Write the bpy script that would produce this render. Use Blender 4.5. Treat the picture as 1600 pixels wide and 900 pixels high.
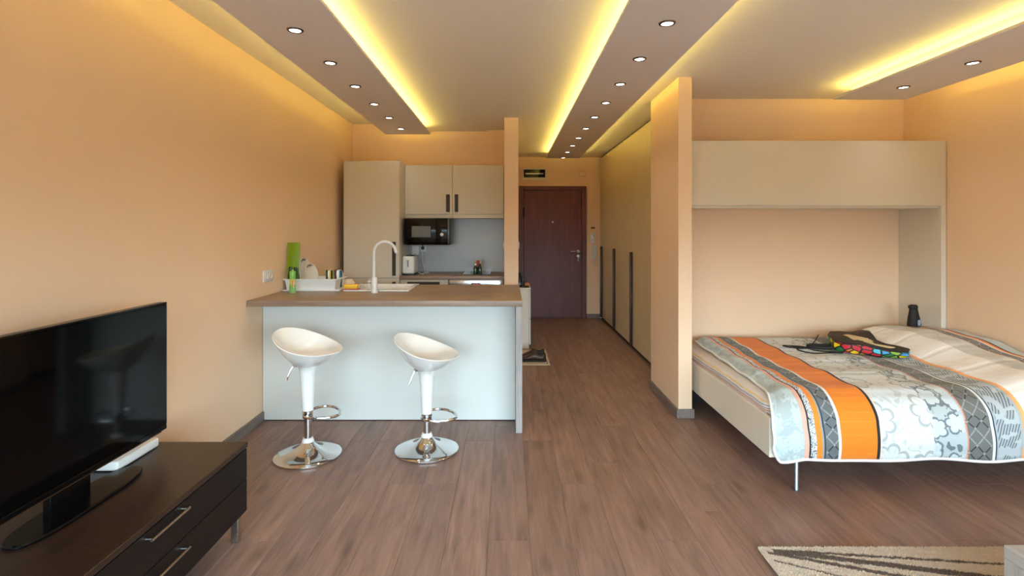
import bpy, bmesh, math, random
from mathutils import Vector, Matrix, noise as mnoise

random.seed(7)
for _o in list(bpy.data.objects):
    bpy.data.objects.remove(_o, do_unlink=True)
SC = bpy.context.scene
COL = SC.collection
PI = math.pi

# ------------------------------------------------------------------ camera
EYE = 1.42
F = 820.0                                    # focal length in pixels of the 1600 wide frame
cam_data = bpy.data.cameras.new('camera')
cam_data.sensor_width = 36.0
cam_data.sensor_fit = 'HORIZONTAL'
cam_data.lens = 36.0 * F / 1600.0
cam_data.shift_x = 6.0 / 1600.0
cam_data.shift_y = -92.5 / 1600.0
cam_data.clip_start = 0.05
cam = bpy.data.objects.new('camera', cam_data)
cam.location = (0, 0, EYE)
cam.rotation_euler = (PI / 2, 0, 0)
COL.objects.link(cam)
SC.camera = cam

# ------------------------------------------------------------------ view, sky, light levels
SC.view_settings.view_transform = 'Standard'
SC.view_settings.look = 'None'
SC.view_settings.gamma = 1.0
SC.view_settings.use_curve_mapping = False
SC.view_settings.exposure = 0.06
SKY_POWER = 18.0
SKY_COLOUR = (0.64, 0.87, 1.0)
GROUND_COLOUR = (0.06, 0.065, 0.06)
LED_COLOUR = (1.0, 0.77, 0.16)
LED_POWER = 35.0
SPOT_DISC_POWER = 9.0
SPOT_WATTS = 6.0
try:
    SC.cycles.use_denoising = True
    SC.cycles.max_bounces = 10
    SC.cycles.diffuse_bounces = 6
    SC.cycles.sample_clamp_indirect = 6.0
    SC.cycles.caustics_reflective = False
    SC.cycles.caustics_refractive = False
except Exception:
    pass

world = bpy.data.worlds.new('sky')
SC.world = world
world.use_nodes = True
wt = world.node_tree
for n in list(wt.nodes):
    wt.nodes.remove(n)
w_out = wt.nodes.new('ShaderNodeOutputWorld')
w_bg = wt.nodes.new('ShaderNodeBackground')
w_tc = wt.nodes.new('ShaderNodeTexCoord')
w_sep = wt.nodes.new('ShaderNodeSeparateXYZ')
w_ramp = wt.nodes.new('ShaderNodeValToRGB')
w_map = wt.nodes.new('ShaderNodeMapRange')
w_map.inputs['From Min'].default_value = -0.03
w_map.inputs['From Max'].default_value = 0.10
w_ramp.color_ramp.elements[0].color = GROUND_COLOUR + (1,)
w_ramp.color_ramp.elements[1].color = SKY_COLOUR + (1,)
wt.links.new(w_tc.outputs['Generated'], w_sep.inputs[0])
wt.links.new(w_sep.outputs['Z'], w_map.inputs['Value'])
wt.links.new(w_map.outputs[0], w_ramp.inputs[0])
wt.links.new(w_ramp.outputs[0], w_bg.inputs['Color'])
w_bg.inputs['Strength'].default_value = SKY_POWER
wt.links.new(w_bg.outputs[0], w_out.inputs['Surface'])

# the balcony window behind the camera: its opening guides the sky light in
WIN = (-1.78, 3.36, 0.10, 1.80)              # x0, x1, z0, z1 in the rear wall
REAR_Y = -0.8
pl = bpy.data.lights.new('window_daylight', 'AREA')
pl.shape = 'RECTANGLE'
pl.size = WIN[1] - WIN[0]
pl.size_y = WIN[3] - WIN[2]
pl.cycles.is_portal = True
po = bpy.data.objects.new('window_daylight', pl)
po.location = ((WIN[0] + WIN[1]) / 2, REAR_Y - 0.11, (WIN[2] + WIN[3]) / 2)
po.rotation_euler = (PI / 2, 0, 0)           # faces +Y, into the room
COL.objects.link(po)


# ------------------------------------------------------------------ small helpers
def lin(c):
    return tuple(((v / 255.0) / 12.92 if v / 255.0 <= 0.04045 else ((v / 255.0 + 0.055) / 1.055) ** 2.4) for v in c)


def sx(px, s):
    return (px - 794.0) / s


class NG:
    """thin wrapper that writes shader nodes"""

    def __init__(self, name):
        self.m = bpy.data.materials.new(name)
        self.m.use_nodes = True
        self.t = self.m.node_tree
        self.b = self.t.nodes['Principled BSDF']

    def n(self, kind):
        return self.t.nodes.new(kind)

    def put(self, sock, v):
        if isinstance(v, bpy.types.NodeSocket):
            self.t.links.new(v, sock)
        elif isinstance(v, (tuple, list)):
            sock.default_value = tuple(v) + ((1,) if len(v) == 3 and len(sock.default_value) == 4 else ())
        else:
            sock.default_value = v

    def math(self, op, a, b=0.0, c=0.0):
        n = self.n('ShaderNodeMath')
        n.operation = op
        self.put(n.inputs[0], a)
        self.put(n.inputs[1], b)
        self.put(n.inputs[2], c)
        return n.outputs[0]

    def add(self, a, b): return self.math('ADD', a, b)
    def sub(self, a, b): return self.math('SUBTRACT', a, b)
    def mul(self, a, b): return self.math('MULTIPLY', a, b)
    def gt(self, a, b): return self.math('GREATER_THAN', a, b)
    def lt(self, a, b): return self.math('LESS_THAN', a, b)

    def step(self, v, a, b):
        n = self.n('ShaderNodeMapRange')
        n.interpolation_type = 'SMOOTHSTEP'
        self.put(n.inputs['Value'], v)
        n.inputs['From Min'].default_value = a
        n.inputs['From Max'].default_value = b
        return n.outputs[0]

    def mix(self, f, a, b):
        n = self.n('ShaderNodeMix')
        n.data_type = 'RGBA'
        self.put(n.inputs[0], f)
        self.put(n.inputs[6], a)
        self.put(n.inputs[7], b)
        return n.outputs[2]

    def coord(self, which='Object'):
        return self.n('ShaderNodeTexCoord').outputs[which]

    def sep(self, v):
        n = self.n('ShaderNodeSeparateXYZ')
        self.put(n.inputs[0], v)
        return n.outputs

    def comb(self, x=0.0, y=0.0, z=0.0):
        n = self.n('ShaderNodeCombineXYZ')
        for i, v in enumerate((x, y, z)):
            self.put(n.inputs[i], v)
        return n.outputs[0]

    def vscale(self, v, s):
        n = self.n('ShaderNodeVectorMath')
        n.operation = 'MULTIPLY'
        self.put(n.inputs[0], v)
        n.inputs[1].default_value = s
        return n.outputs[0]

    def vadd(self, a, b):
        n = self.n('ShaderNodeVectorMath')
        n.operation = 'ADD'
        self.put(n.inputs[0], a)
        self.put(n.inputs[1], b)
        return n.outputs[0]

    def noise(self, v, scale=5.0, detail=2.0, rough=0.5, dist=0.0, out='Fac'):
        n = self.n('ShaderNodeTexNoise')
        self.put(n.inputs['Vector'], v)
        n.inputs['Scale'].default_value = scale
        n.inputs['Detail'].default_value = detail
        n.inputs['Roughness'].default_value = rough
        n.inputs['Distortion'].default_value = dist
        return n.outputs[out]

    def vor(self, v, scale=5.0, feature='F1', dims='2D', rand=1.0):
        n = self.n('ShaderNodeTexVoronoi')
        n.voronoi_dimensions = dims
        n.feature = feature
        self.put(n.inputs['Vector'], v)
        n.inputs['Scale'].default_value = scale
        n.inputs['Randomness'].default_value = rand
        return n.outputs

    def ramp(self, f, stops, interp='LINEAR'):
        n = self.n('ShaderNodeValToRGB')
        n.color_ramp.interpolation = interp
        e = n.color_ramp.elements
        while len(e) < len(stops):
            e.new(0.5)
        for el, (p, c) in zip(e, sorted(stops, key=lambda q: q[0])):
            el.position = p
            el.color = tuple(c) + (1,)
        self.put(n.inputs[0], f)
        return n.outputs[0]

    def bump(self, h, strength=0.2, dist=0.01):
        n = self.n('ShaderNodeBump')
        self.put(n.inputs['Height'], h)
        n.inputs['Strength'].default_value = strength
        n.inputs['Distance'].default_value = dist
        self.put(self.b.inputs['Normal'], n.outputs[0])

    def set(self, **k):
        names = dict(col='Base Color', rough='Roughness', metal='Metallic', spec='Specular IOR Level', coat='Coat Weight',
                     trans='Transmission Weight', ior='IOR', ecol='Emission Color', epow='Emission Strength', sheen='Sheen Weight')
        for q, v in k.items():
            self.put(self.b.inputs[names[q]], v)
        return self.m


def M(name, rgb, rough=0.5, metal=0.0, var=0.05, scale=12.0, bump=0.0, bscale=120.0, spec=0.5, coat=0.0):
    g = NG(name)
    c = lin(rgb)
    o = g.coord()
    nz = g.noise(o, scale, 3.0)
    lo = tuple(max(0, v * (1 - var)) for v in c)
    hi = tuple(min(1, v * (1 + var)) for v in c)
    col = g.mix(nz, lo, hi)
    r = g.math('MULTIPLY_ADD', nz, 0.08, rough - 0.04)
    g.set(col=col, rough=r, metal=metal, spec=spec, coat=coat)
    if bump:
        g.bump(g.noise(o, bscale, 2.0), bump, 0.002)
    return g.m


def wood(name, dark, light, axis=1, rough=0.45, stretch=14.0, scale=3.0, per_object=False, bump=0.05, spec=0.5):
    """grain that runs along AXIS"""
    g = NG(name)
    o = g.coord()
    if per_object:
        rnd = g.n('ShaderNodeObjectInfo').outputs['Random']
        o = g.vadd(o, g.comb(g.mul(rnd, 37.0), g.mul(rnd, 91.0), g.mul(rnd, 13.0)))
    k = [stretch] * 3
    k[axis] = 1.0
    v = g.vscale(o, tuple(k))
    grain = g.noise(v, scale, 6.0, 0.6, 0.4)
    fine = g.noise(g.vscale(o, tuple(q * (5 if q > 1 else 2) for q in k)), scale, 3.0, 0.6)
    f = g.add(g.mul(grain, 0.75), g.mul(fine, 0.25))
    col = g.ramp(f, [(0.30, lin(dark)), (0.66, lin(light))])
    if per_object:
        tint = g.ramp(rnd, [(0.0, (0.88, 0.86, 0.86)), (0.35, (0.96, 0.95, 0.95)), (0.7, (1.03, 1.0, 0.98)), (1.0, (1.10, 1.07, 1.04))])
        kn = g.vor(g.vscale(o, tuple(6.0 if q > 1 else 2.2 for q in k)), 1.0, dims='3D')
        knot = g.sub(1.0, g.step(kn['Distance'], 0.05, 0.24))
        col = g.mix(g.mul(knot, 0.4), col, lin((72, 52, 45)))
        mm = g.n('ShaderNodeMix')
        mm.data_type = 'RGBA'
        mm.blend_type = 'MULTIPLY'
        mm.inputs[0].default_value = 1.0
        g.put(mm.inputs[6], col)
        g.put(mm.inputs[7], tint)
        col = mm.outputs[2]
    g.set(col=col, rough=g.math('MULTIPLY_ADD', fine, 0.14, rough - 0.07), spec=spec)
    if bump:
        g.bump(f, bump, 0.002)
    return g.m


def glow(name, rgb, power):
    g = NG(name)
    nz = g.noise(g.coord(), 30.0, 1.0)
    g.set(col=(0.8, 0.8, 0.8), ecol=rgb, epow=g.math('MULTIPLY_ADD', nz, power * 0.04, power * 0.98))
    return g.m


class MB:
    """collects shapes into one mesh"""

    def __init__(self):
        self.bm = bmesh.new()
        self.uv = None

    def _face(self, vs):
        try:
            return self.bm.faces.new(vs)
        except ValueError:
            return None

    def box(self, x0, x1, y0, y1, z0, z1, bev=0.0, seg=2):
        v = [self.bm.verts.new(p) for p in ((x0, y0, z0), (x1, y0, z0), (x1, y1, z0), (x0, y1, z0),
                                            (x0, y0, z1), (x1, y0, z1), (x1, y1, z1), (x0, y1, z1))]
        fs = [self._face([v[i] for i in q]) for q in ((0, 3, 2, 1), (4, 5, 6, 7), (0, 1, 5, 4), (1, 2, 6, 5), (2, 3, 7, 6), (3, 0, 4, 7))]
        if bev:
            es = {e for f in fs for e in f.edges}
            bmesh.ops.bevel(self.bm, geom=list(es), offset=bev, segments=seg, affect='EDGES', profile=0.5)
        return self

    def ring_loft(self, rings, closed=True, cap0=True, cap1=True):
        """skin a list of rings (lists of points, same length)"""
        R = [[self.bm.verts.new(p) for p in r] for r in rings]
        n = len(R[0])
        for a, b in zip(R, R[1:]):
            for i in range(n if closed else n - 1):
                j = (i + 1) % n
                self._face((a[i], a[j], b[j], b[i]))
        if cap0:
            self._face(list(reversed(R[0])))
        if cap1:
            self._face(R[-1])
        return self

    def lathe(self, prof, n=32, c=(0, 0, 0), cap0=True, cap1=True):
        rings = [[(c[0] + max(r, 1e-5) * math.cos(2 * PI * i / n), c[1] + max(r, 1e-5) * math.sin(2 * PI * i / n), c[2] + z) for i in range(n)]
                 for r, z in prof]
        return self.ring_loft(rings, True, cap0, cap1)

    def tube(self, pts, r, n=8, closed=False):
        P = [Vector(p) for p in pts]
        m = len(P)
        rr = r if isinstance(r, (list, tuple)) else [r] * m
        rings = []
        up = None
        for i, p in enumerate(P):
            a = P[(i - 1) % m] if (closed or i > 0) else p
            b = P[(i + 1) % m] if (closed or i < m - 1) else p
            t = (b - a).normalized()
            if up is None:
                up = Vector((0, 0, 1)) if abs(t.z) < 0.9 else Vector((1, 0, 0))
            s = t.cross(up)
            if s.length < 1e-6:
                s = t.cross(Vector((0.3, 0.5, 0.8)))
            s.normalize()
            up = s.cross(t).normalized()
            rings.append([p + s * (rr[i] * math.cos(2 * PI * k / n)) + up * (rr[i] * math.sin(2 * PI * k / n)) for k in range(n)])
        if closed:
            rings.append(rings[0])
            R = [[self.bm.verts.new(p) for p in q] for q in rings[:-1]]
            R.append(R[0])
            for a, b in zip(R, R[1:]):
                for k in range(n):
                    j = (k + 1) % n
                    self._face((a[k], a[j], b[j], b[k]))
            return self
        return self.ring_loft(rings)

    def cyl(self, p0, p1, r, n=16):
        return self.tube([p0, p1], r, n)

    def prism(self, outline, z0, z1, bev=0.0):
        rings = [[(x, y, z0) for x, y in outline], [(x, y, z1) for x, y in outline]]
        if bev:
            cx = sum(p[0] for p in outline) / len(outline)
            cy = sum(p[1] for p in outline) / len(outline)
            inn = [(x + (cx - x) * bev / max(1e-4, math.hypot(cx - x, cy - y)), y + (cy - y) * bev / max(1e-4, math.hypot(cx - x, cy - y))) for x, y in outline]
            rings = [[(x, y, z0) for x, y in inn], [(x, y, z0 + bev) for x, y in outline], [(x, y, z1 - bev) for x, y in outline], [(x, y, z1) for x, y in inn]]
        return self.ring_loft(rings)

    def grid(self, fn, us, vs, uvfn=None):
        V = [[self.bm.verts.new(fn(u, v)) for v in vs] for u in us]
        lay = self.bm.loops.layers.uv.verify() if uvfn else None
        for i in range(len(us) - 1):
            for j in range(len(vs) - 1):
                f = self._face((V[i][j], V[i + 1][j], V[i + 1][j + 1], V[i][j + 1]))
                if f and lay:
                    for lp, (a, b) in zip(f.loops, ((i, j), (i + 1, j), (i + 1, j + 1), (i, j + 1))):
                        lp[lay].uv = uvfn(us[a], vs[b])
        return self

    def mat4(self, m):
        self.bm.transform(m)
        return self


def wloc(o):
    p = Vector((0, 0, 0))
    while o is not None:
        p += o.location
        o = o.parent
    return p


def part(name, mb, m, parent=None, world=True, smooth=35, label=None, kind=None, fix=True):
    """one mesh object; WORLD: the shapes were given in room coordinates, moved into the parent's"""
    me = bpy.data.meshes.new(name)
    if world and parent is not None:
        mb.bm.transform(Matrix.Translation(-wloc(parent)))
    if fix:
        bmesh.ops.recalc_face_normals(mb.bm, faces=mb.bm.faces)
    mb.bm.to_mesh(me)
    mb.bm.free()
    me.materials.append(m)
    if smooth:
        me.shade_smooth()
        me.set_sharp_from_angle(angle=math.radians(smooth))
    o = bpy.data.objects.new(name, me)
    COL.objects.link(o)
    if parent is not None:
        o.parent = parent
    if label:
        o['label'] = label
    if kind:
        o['kind'] = kind
    return o


def tag(o, label, cat, group=None):
    o['label'] = label
    o['category'] = cat
    if group:
        o['group'] = group
    return o


def thing(name, label, cat, loc=(0, 0, 0), group=None, rz=0.0):
    o = bpy.data.objects.new(name, None)
    o.empty_display_size = 0.1
    o.location = loc
    o.rotation_euler = (0, 0, rz)
    COL.objects.link(o)
    return tag(o, label, cat, group)


def struct(name, mb, m, smooth=35):
    o = part(name, mb, m, None, smooth=smooth)
    o['kind'] = 'structure'
    return o


def dup(root, loc, label, rz=None):
    r = root.copy()
    COL.objects.link(r)
    r.location = loc
    if rz is not None:
        r.rotation_euler = (0, 0, rz)
    r['label'] = label
    for ch in list(root.children):
        c = ch.copy()
        COL.objects.link(c)
        c.parent = r
        for gch in list(ch.children):
            d = gch.copy()
            COL.objects.link(d)
            d.parent = c
    return r


def smooth_path(pts, k=6):
    P = [Vector(p) for p in pts]
    out = []
    for i in range(len(P) - 1):
        p0, p1, p2, p3 = P[max(i - 1, 0)], P[i], P[i + 1], P[min(i + 2, len(P) - 1)]
        for q in range(k):
            t = q / k
            out.append(0.5 * ((2 * p1) + (p2 - p0) * t + (2 * p0 - 5 * p1 + 4 * p2 - p3) * t * t + (3 * p1 - p0 - 3 * p2 + p3) * t ** 3))
    out.append(P[-1])
    return out


def sstep(a, b, x):
    t = min(1.0, max(0.0, (x - a) / (b - a)))
    return t * t * (3 - 2 * t)


# ------------------------------------------------------------------ materials
WALL_RGB = (240, 209, 178)
m_wall = M('wall_paint', WALL_RGB, 0.75, var=0.02, scale=2.5, bump=0.06, bscale=260, spec=0.25)
m_ceil = M('ceiling_paint', (234, 228, 226), 0.85, var=0.015, scale=2.0, bump=0.04, bscale=260, spec=0.15)
m_base = wood('baseboard_wood', (104, 94, 88), (130, 118, 110), axis=1, rough=0.5)
m_floor = wood('plank_laminate', (104, 82, 75), (148, 120, 110), axis=1, rough=0.42, stretch=11, scale=2.6, per_object=True, bump=0.035, spec=0.42)
m_floor_under = M('floor_joint', (50, 38, 33), 0.8)
m_cream = M('cream_laminate', (220, 212, 198), 0.42, var=0.02, scale=3)
m_cream_hi = M('cream_gloss_laminate', (218, 210, 194), 0.30, var=0.02, scale=3)
m_robe = wood('wardrobe_laminate', (205, 188, 150), (222, 207, 172), axis=2, rough=0.35, stretch=22, scale=2.5, bump=0.02)
m_white_panel = M('white_laminate', (212, 214, 210), 0.45, var=0.015, scale=3)
m_top = wood('worktop_wood', (118, 99, 87), (158, 137, 122), axis=0, rough=0.42, stretch=12, scale=2.6, bump=0.02)
m_greywood = wood('grey_wood_panel', (134, 128, 126), (166, 160, 157), axis=2, rough=0.45, stretch=12, scale=3, bump=0.02)
m_greytop = wood('grey_wood_top', (136, 130, 127), (168, 162, 158), axis=1, rough=0.45, stretch=12, scale=3, bump=0.02)
m_handle = M('dark_brown_handle', (54, 36, 28), 0.45)
m_dark_gap = M('dark_recess', (30, 25, 22), 0.8)
m_splash = M('backsplash_grey', (182, 184, 186), 0.22, var=0.02, scale=2)
m_door = wood('mahogany_veneer', (74, 27, 25), (108, 45, 41), axis=2, rough=0.42, stretch=12, scale=2.2, bump=0.02)
m_white = M('white_plastic', (232, 232, 230), 0.32, var=0.015)
m_offwhite = M('off_white_plastic', (226, 218, 204), 0.4, var=0.02)
m_ceramic = M('white_composite_sink', (236, 232, 226), 0.28, var=0.01, coat=0.3)
m_black = M('black_plastic', (14, 14, 15), 0.32)
m_blackmatt = M('matt_black', (20, 19, 20), 0.7)
m_screen = M('tv_screen_glass', (3, 4, 5), 0.07, var=0.02, spec=0.16)
m_gloss_black = M('gloss_black', (7, 7, 8), 0.10, var=0.02, spec=0.25)
m_base_black = M('satin_black_base', (7, 7, 8), 0.22, var=0.02, spec=0.2)
m_leg = M('grey_steel_leg', (142, 146, 150), 0.35, metal=0.9)
m_chrome = M('chrome', (225, 225, 226), 0.06, metal=1.0, var=0.01)
m_steel = M('brushed_steel', (205, 207, 208), 0.24, metal=1.0, var=0.03, scale=40)
m_nickel = M('satin_nickel', (190, 185, 178), 0.28, metal=1.0, var=0.02)
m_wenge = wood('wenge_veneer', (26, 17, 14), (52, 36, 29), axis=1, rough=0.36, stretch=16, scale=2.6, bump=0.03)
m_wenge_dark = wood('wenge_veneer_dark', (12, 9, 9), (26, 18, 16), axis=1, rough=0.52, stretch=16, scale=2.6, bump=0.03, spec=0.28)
m_stool = M('stool_white_plastic', (240, 240, 238), 0.22, var=0.01, coat=0.4)
m_led = glow('led_strip_light', LED_COLOUR, LED_POWER)
m_disc = glow('downlight_lens', (1.0, 0.93, 0.84), SPOT_DISC_POWER)
m_bedwhite = M('bed_white_laminate', (228, 220, 206), 0.4, var=0.02)

# ------------------------------------------------------------------ room shell
LX, RX = -1.82, 3.47
CEIL = 2.56
CEIL_L = 2.645                               # the strip of ceiling beside the outer wall is a little higher
KY = 6.142                                   # kitchen wall
DY = 8.35                                    # entrance wall
BY = 4.607                                   # wall behind the bed
T = 0.12

struct('wall_left', MB().box(LX - T, LX, REAR_Y - T, KY + T, -0.1, CEIL_L), m_wall)
struct('wall_right', MB().box(RX, RX + T, REAR_Y - T, BY + 0.093, -0.1, CEIL), m_wall)
struct('wall_kitchen', MB().box(LX, -0.04, KY, KY + T, -0.1, CEIL_L), m_wall)
struct('wall_partition', MB().box(-0.04, 0.105, 5.388, DY, -0.1, CEIL), m_wall)
struct('wall_bed', MB().box(1.38, RX, BY, BY + 0.093, -0.1, CEIL), m_wall)
struct('wall_pier', MB().box(1.279, 1.38, 3.942, 4.70, -0.1, CEIL), m_wall)
struct('wall_wardrobe_back', MB().box(2.08, 2.08 + T, 4.70, DY + T, -0.1, CEIL), m_wall)
struct('wall_entrance', MB().box(0.105, 2.08, DY, DY + T, -0.1, CEIL), m_wall)
x0, x1, z0, z1 = WIN
rear = MB()
rear.box(LX, x0, REAR_Y - T, REAR_Y, -0.1, CEIL_L)
rear.box(x1, RX, REAR_Y - T, REAR_Y, -0.1, CEIL)
rear.box(x0, x1, REAR_Y - T, REAR_Y, -0.1, z0)
rear.box(x0, x1, REAR_Y - T, REAR_Y, z1, CEIL)
struct('wall_rear', rear, m_wall)
wf = MB()
for a, b in ((x0, x0 + 0.06), (x0 + (x1 - x0) / 3 - 0.04, x0 + (x1 - x0) / 3 + 0.04), (x0 + 2 * (x1 - x0) / 3 - 0.04, x0 + 2 * (x1 - x0) / 3 + 0.04), (x1 - 0.06, x1)):
    wf.box(a, b, REAR_Y - 0.09, REAR_Y - 0.03, z0, z1)
for i in range(3):
    a = x0 + i * (x1 - x0) / 3
    for c, d in ((z0, z0 + 0.06), (z1 - 0.06, z1)):
        wf.box(a + 0.06, a + (x1 - x0) / 3 - 0.06, REAR_Y - 0.09, REAR_Y - 0.03, c, d)
struct('window_1', wf, m_white)

struct('ceiling', MB().box(-1.30, RX, REAR_Y - T, DY + T, CEIL, CEIL + 0.1), m_ceil)
cs = MB().box(LX, -1.30, REAR_Y - T, KY + T, CEIL_L, CEIL_L + 0.1)
cs.box(-1.30, -1.29, REAR_Y - T, KY, CEIL, CEIL_L)
struct('ceiling_side', cs, m_ceil)

# floor: dark underlay plus laminate planks lying along the room
floor = struct('floor', MB().box(LX - 0.05, RX + 0.05, REAR_Y - 0.05, DY + 0.05, -0.12, -0.006), m_floor_under)
PW, PL = 0.192, 1.38
plank_cache = {}


def plank_mesh(w, l):
    key = (round(w, 4), round(l, 4))
    if key not in plank_cache:
        b = MB()
        c = 0.0009
        rings = [[(0, 0, -0.006), (w, 0, -0.006), (w, l, -0.006), (0, l, -0.006)],
                 [(0, 0, -c), (w, 0, -c), (w, l, -c), (0, l, -c)],
                 [(c, c, 0), (w - c, c, 0), (w - c, l - c, 0), (c, l - c, 0)]]
        b.ring_loft(rings)
        me = bpy.data.meshes.new('plank')
        bmesh.ops.recalc_face_normals(b.bm, faces=b.bm.faces)
        b.bm.to_mesh(me)
        b.bm.free()
        me.materials.append(m_floor)
        plank_cache[key] = me
    return plank_cache[key]


rnd = random.Random(11)
x = LX
k = 0
while x < RX - 0.01:
    w = min(PW, RX - x)
    y = REAR_Y - rnd.choice((0.15, 0.42, 0.7, 0.95, 1.2))
    while y < DY:
        a, b = max(y, REAR_Y), min(y + PL, DY)
        blocked = (x > 2.08 and a > BY) or (x + w < -0.04 and a > KY) or (x > 1.46 and a > BY)
        if b - a > 0.03 and not blocked:
            o = bpy.data.objects.new('plank', plank_mesh(w - 0.0006, round(b - a, 3) - 0.0006))
            o.location = (x, a, 0)
            COL.objects.link(o)
            o.parent = floor
        y += PL
    x += PW
    k += 1

# baseboards
def baseboard(name, x0, x1, y0, y1):
    struct(name, MB().box(x0, x1, y0, y1, 0.0, 0.068, 0.003, 1), m_base)


baseboard('baseboard_left', LX, LX + 0.016, REAR_Y, 3.886)
baseboard('baseboard_pier_side', 1.263, 1.279, 3.926, 4.70)
baseboard('baseboard_pier_front', 1.279, 1.396, 3.926, 3.942)
baseboard('baseboard_pier_inside', 1.38, 1.396, 3.942, 4.13)
baseboard('baseboard_right', RX - 0.016, RX, REAR_Y, 4.14)
baseboard('baseboard_entrance', 1.246, 1.462, DY - 0.016, DY)
baseboard('baseboard_partition', 0.105, 0.121, 7.2, DY)
baseboard('baseboard_bed', 1.43, 3.42, BY - 0.016, BY)


# ------------------------------------------------------------------ dropped ceiling strips with hidden led light
def soffit(name, xa, xb, y0, y1, zb, top_l, top_r, led_l=True, led_r=True):
    p = struct(name, MB().box(xa, xb, y0, y1, zb, zb + 0.018, 0.002, 1), m_ceil)
    bx = MB()
    bx.box(xa + 0.085, xb - 0.085, y0 + 0.05, y1 - 0.085, zb + 0.018, CEIL + 0.0)
    part('upstand', bx, m_ceil, p)
    for on, xc in ((led_l, xa + 0.050), (led_r, xb - 0.050)):
        if on:
            part('led_strip', MB().box(xc - 0.006, xc + 0.006, y0 + 0.1, y1 - 0.10, zb + 0.018, zb + 0.026), m_led, p, smooth=0)
    part('led_strip', MB().box(xa + 0.056, xb - 0.056, y1 - 0.056, y1 - 0.044, zb + 0.018, zb + 0.026), m_led, p, smooth=0)  # end strip added to throw more orange light on the wall beyond
    return p


S1Z, S3Z = EYE + 1.05, EYE + 1.04
soffit('trim_1', -1.364, -0.863, -0.6, 5.836, S1Z, CEIL_L, CEIL)
soffit('trim_2', 0.560, 1.062, -0.6, 7.81, S1Z, CEIL, CEIL)
soffit('trim_3', 2.620, 3.200, -0.6, 4.227, S3Z, CEIL, CEIL)


def downlight(label, x, y, zb):
    t = thing('downlight', label, 'downlight', (x, y, zb), 'recessed ceiling downlights')
    part('trim_ring', MB().lathe([(0.030, 0.0), (0.030, -0.004), (0.033, -0.007), (0.040, -0.005), (0.043, 0.0)], 28, cap0=False, cap1=False), m_ring, t, world=False)
    part('lens', MB().lathe([(0.030, 0.0), (0.029, -0.003), (0.016, -0.0045), (0.0, -0.005)], 28), m_disc, t, world=False)
    li = bpy.data.lights.new('downlight_beam', 'SPOT')
    li.energy = SPOT_WATTS
    li.color = (1.0, 0.90, 0.74)
    li.spot_size = math.radians(110)
    li.spot_blend = 0.9
    li.shadow_soft_size = 0.03
    lo = bpy.data.objects.new('downlight_beam', li)
    lo.location = (0, 0, -0.012)
    lo.parent = t
    COL.objects.link(lo)
    return t


m_ring = M('downlight_ring', (105, 92, 82), 0.25, metal=1.0)
ORD = ('nearest', 'second', 'third', 'fourth', 'fifth', 'sixth', 'seventh', 'eighth', 'ninth', 'tenth')


def nth(i, n, from_end):
    return 'last' if i == 0 else ORD[i]


for i in range(6):
    w = 'round downlight nearest the kitchen wall in the soffit beside the long orange wall' if i == 0 else \
        '%s round downlight from the kitchen wall in the soffit beside the long orange wall' % ORD[i]
    downlight(w, -1.125, 5.50 - i * 0.5455, S1Z)
for i in range(10):
    w = 'round downlight nearest the entrance door in the hallway soffit' if i == 0 else \
        '%s round downlight from the entrance door in the hallway soffit' % ORD[i]
    downlight(w, 0.812, 7.735 - i * 0.5617, S1Z)
downlight('round downlight nearest the bed cabinet in the soffit above the bed', 2.90, 3.85, S3Z)
downlight('second round downlight from the bed cabinet in the soffit above the bed', 2.91, 3.286, S3Z)

# ------------------------------------------------------------------ entrance door and wall fittings
d = thing('door_1', 'dark mahogany entrance door at the end of the hallway', 'door', (0.708, DY, 0))
d['kind'] = 'structure'
fr = MB()
fr.box(0.172, 0.245, DY - 0.035, DY, 0.0, 2.097, 0.004, 1)
fr.box(1.165, 1.242, DY - 0.035, DY, 0.0, 2.097, 0.004, 1)
fr.box(0.245, 1.165, DY - 0.035, DY, 2.03, 2.097, 0.004, 1)
fr.box(0.172, 1.242, DY - 0.04, DY, 0.0, 0.012, 0.002, 1)
part('frame', fr, m_door, d)
leaf = part('leaf', MB().box(0.249, 1.161, DY - 0.022, DY - 0.002, 0.014, 2.026, 0.002, 1), m_door, d)
hd = MB().lathe([(0.026, 0.0), (0.026, 0.006), (0.012, 0.009), (0.010, 0.045)], 20).mat4(Matrix.Translation((1.112, DY - 0.022, 1.062)) @ Matrix.Rotation(PI / 2, 4, 'X'))
hd.tube(smooth_path([(1.112, DY - 0.066, 1.062), (1.06, DY - 0.070, 1.064), (0.985, DY - 0.066, 1.060)]), 0.009, 8)
part('handle', hd, m_nickel, leaf)
lk = MB().lathe([(0.027, 0.0), (0.027, 0.008), (0.014, 0.012)], 20).mat4(Matrix.Translation((1.115, DY - 0.022, 0.985)) @ Matrix.Rotation(PI / 2, 4, 'X'))
part('lock', lk, m_nickel, leaf)
ky = MB().box(1.112, 1.118, DY - 0.075, DY - 0.03, 0.972, 0.996)
ky.lathe([(0.016, -0.002), (0.016, 0.002)], 14, c=(0, 0, 0)) if False else None
ky.box(1.095, 1.101, DY - 0.07, DY - 0.05, 0.905, 0.968, 0.002, 1)
ky.box(1.108, 1.116, DY - 0.066, DY - 0.058, 0.900, 0.975, 0.002, 1)
ky.tube([(1.112 + 0.016 * math.cos(a), DY - 0.064, 0.972 + 0.016 * math.sin(a)) for a in [2 * PI * i / 14 for i in range(14)]], 0.002, 6, closed=True)
part('keys', ky, m_nickel, leaf)
part('peephole', MB().lathe([(0.014, 0.0), (0.014, 0.006), (0.007, 0.008)], 18).mat4(Matrix.Translation((0.708, DY - 0.022, 1.527)) @ Matrix.Rotation(PI / 2, 4, 'X')), m_nickel, leaf)
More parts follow.
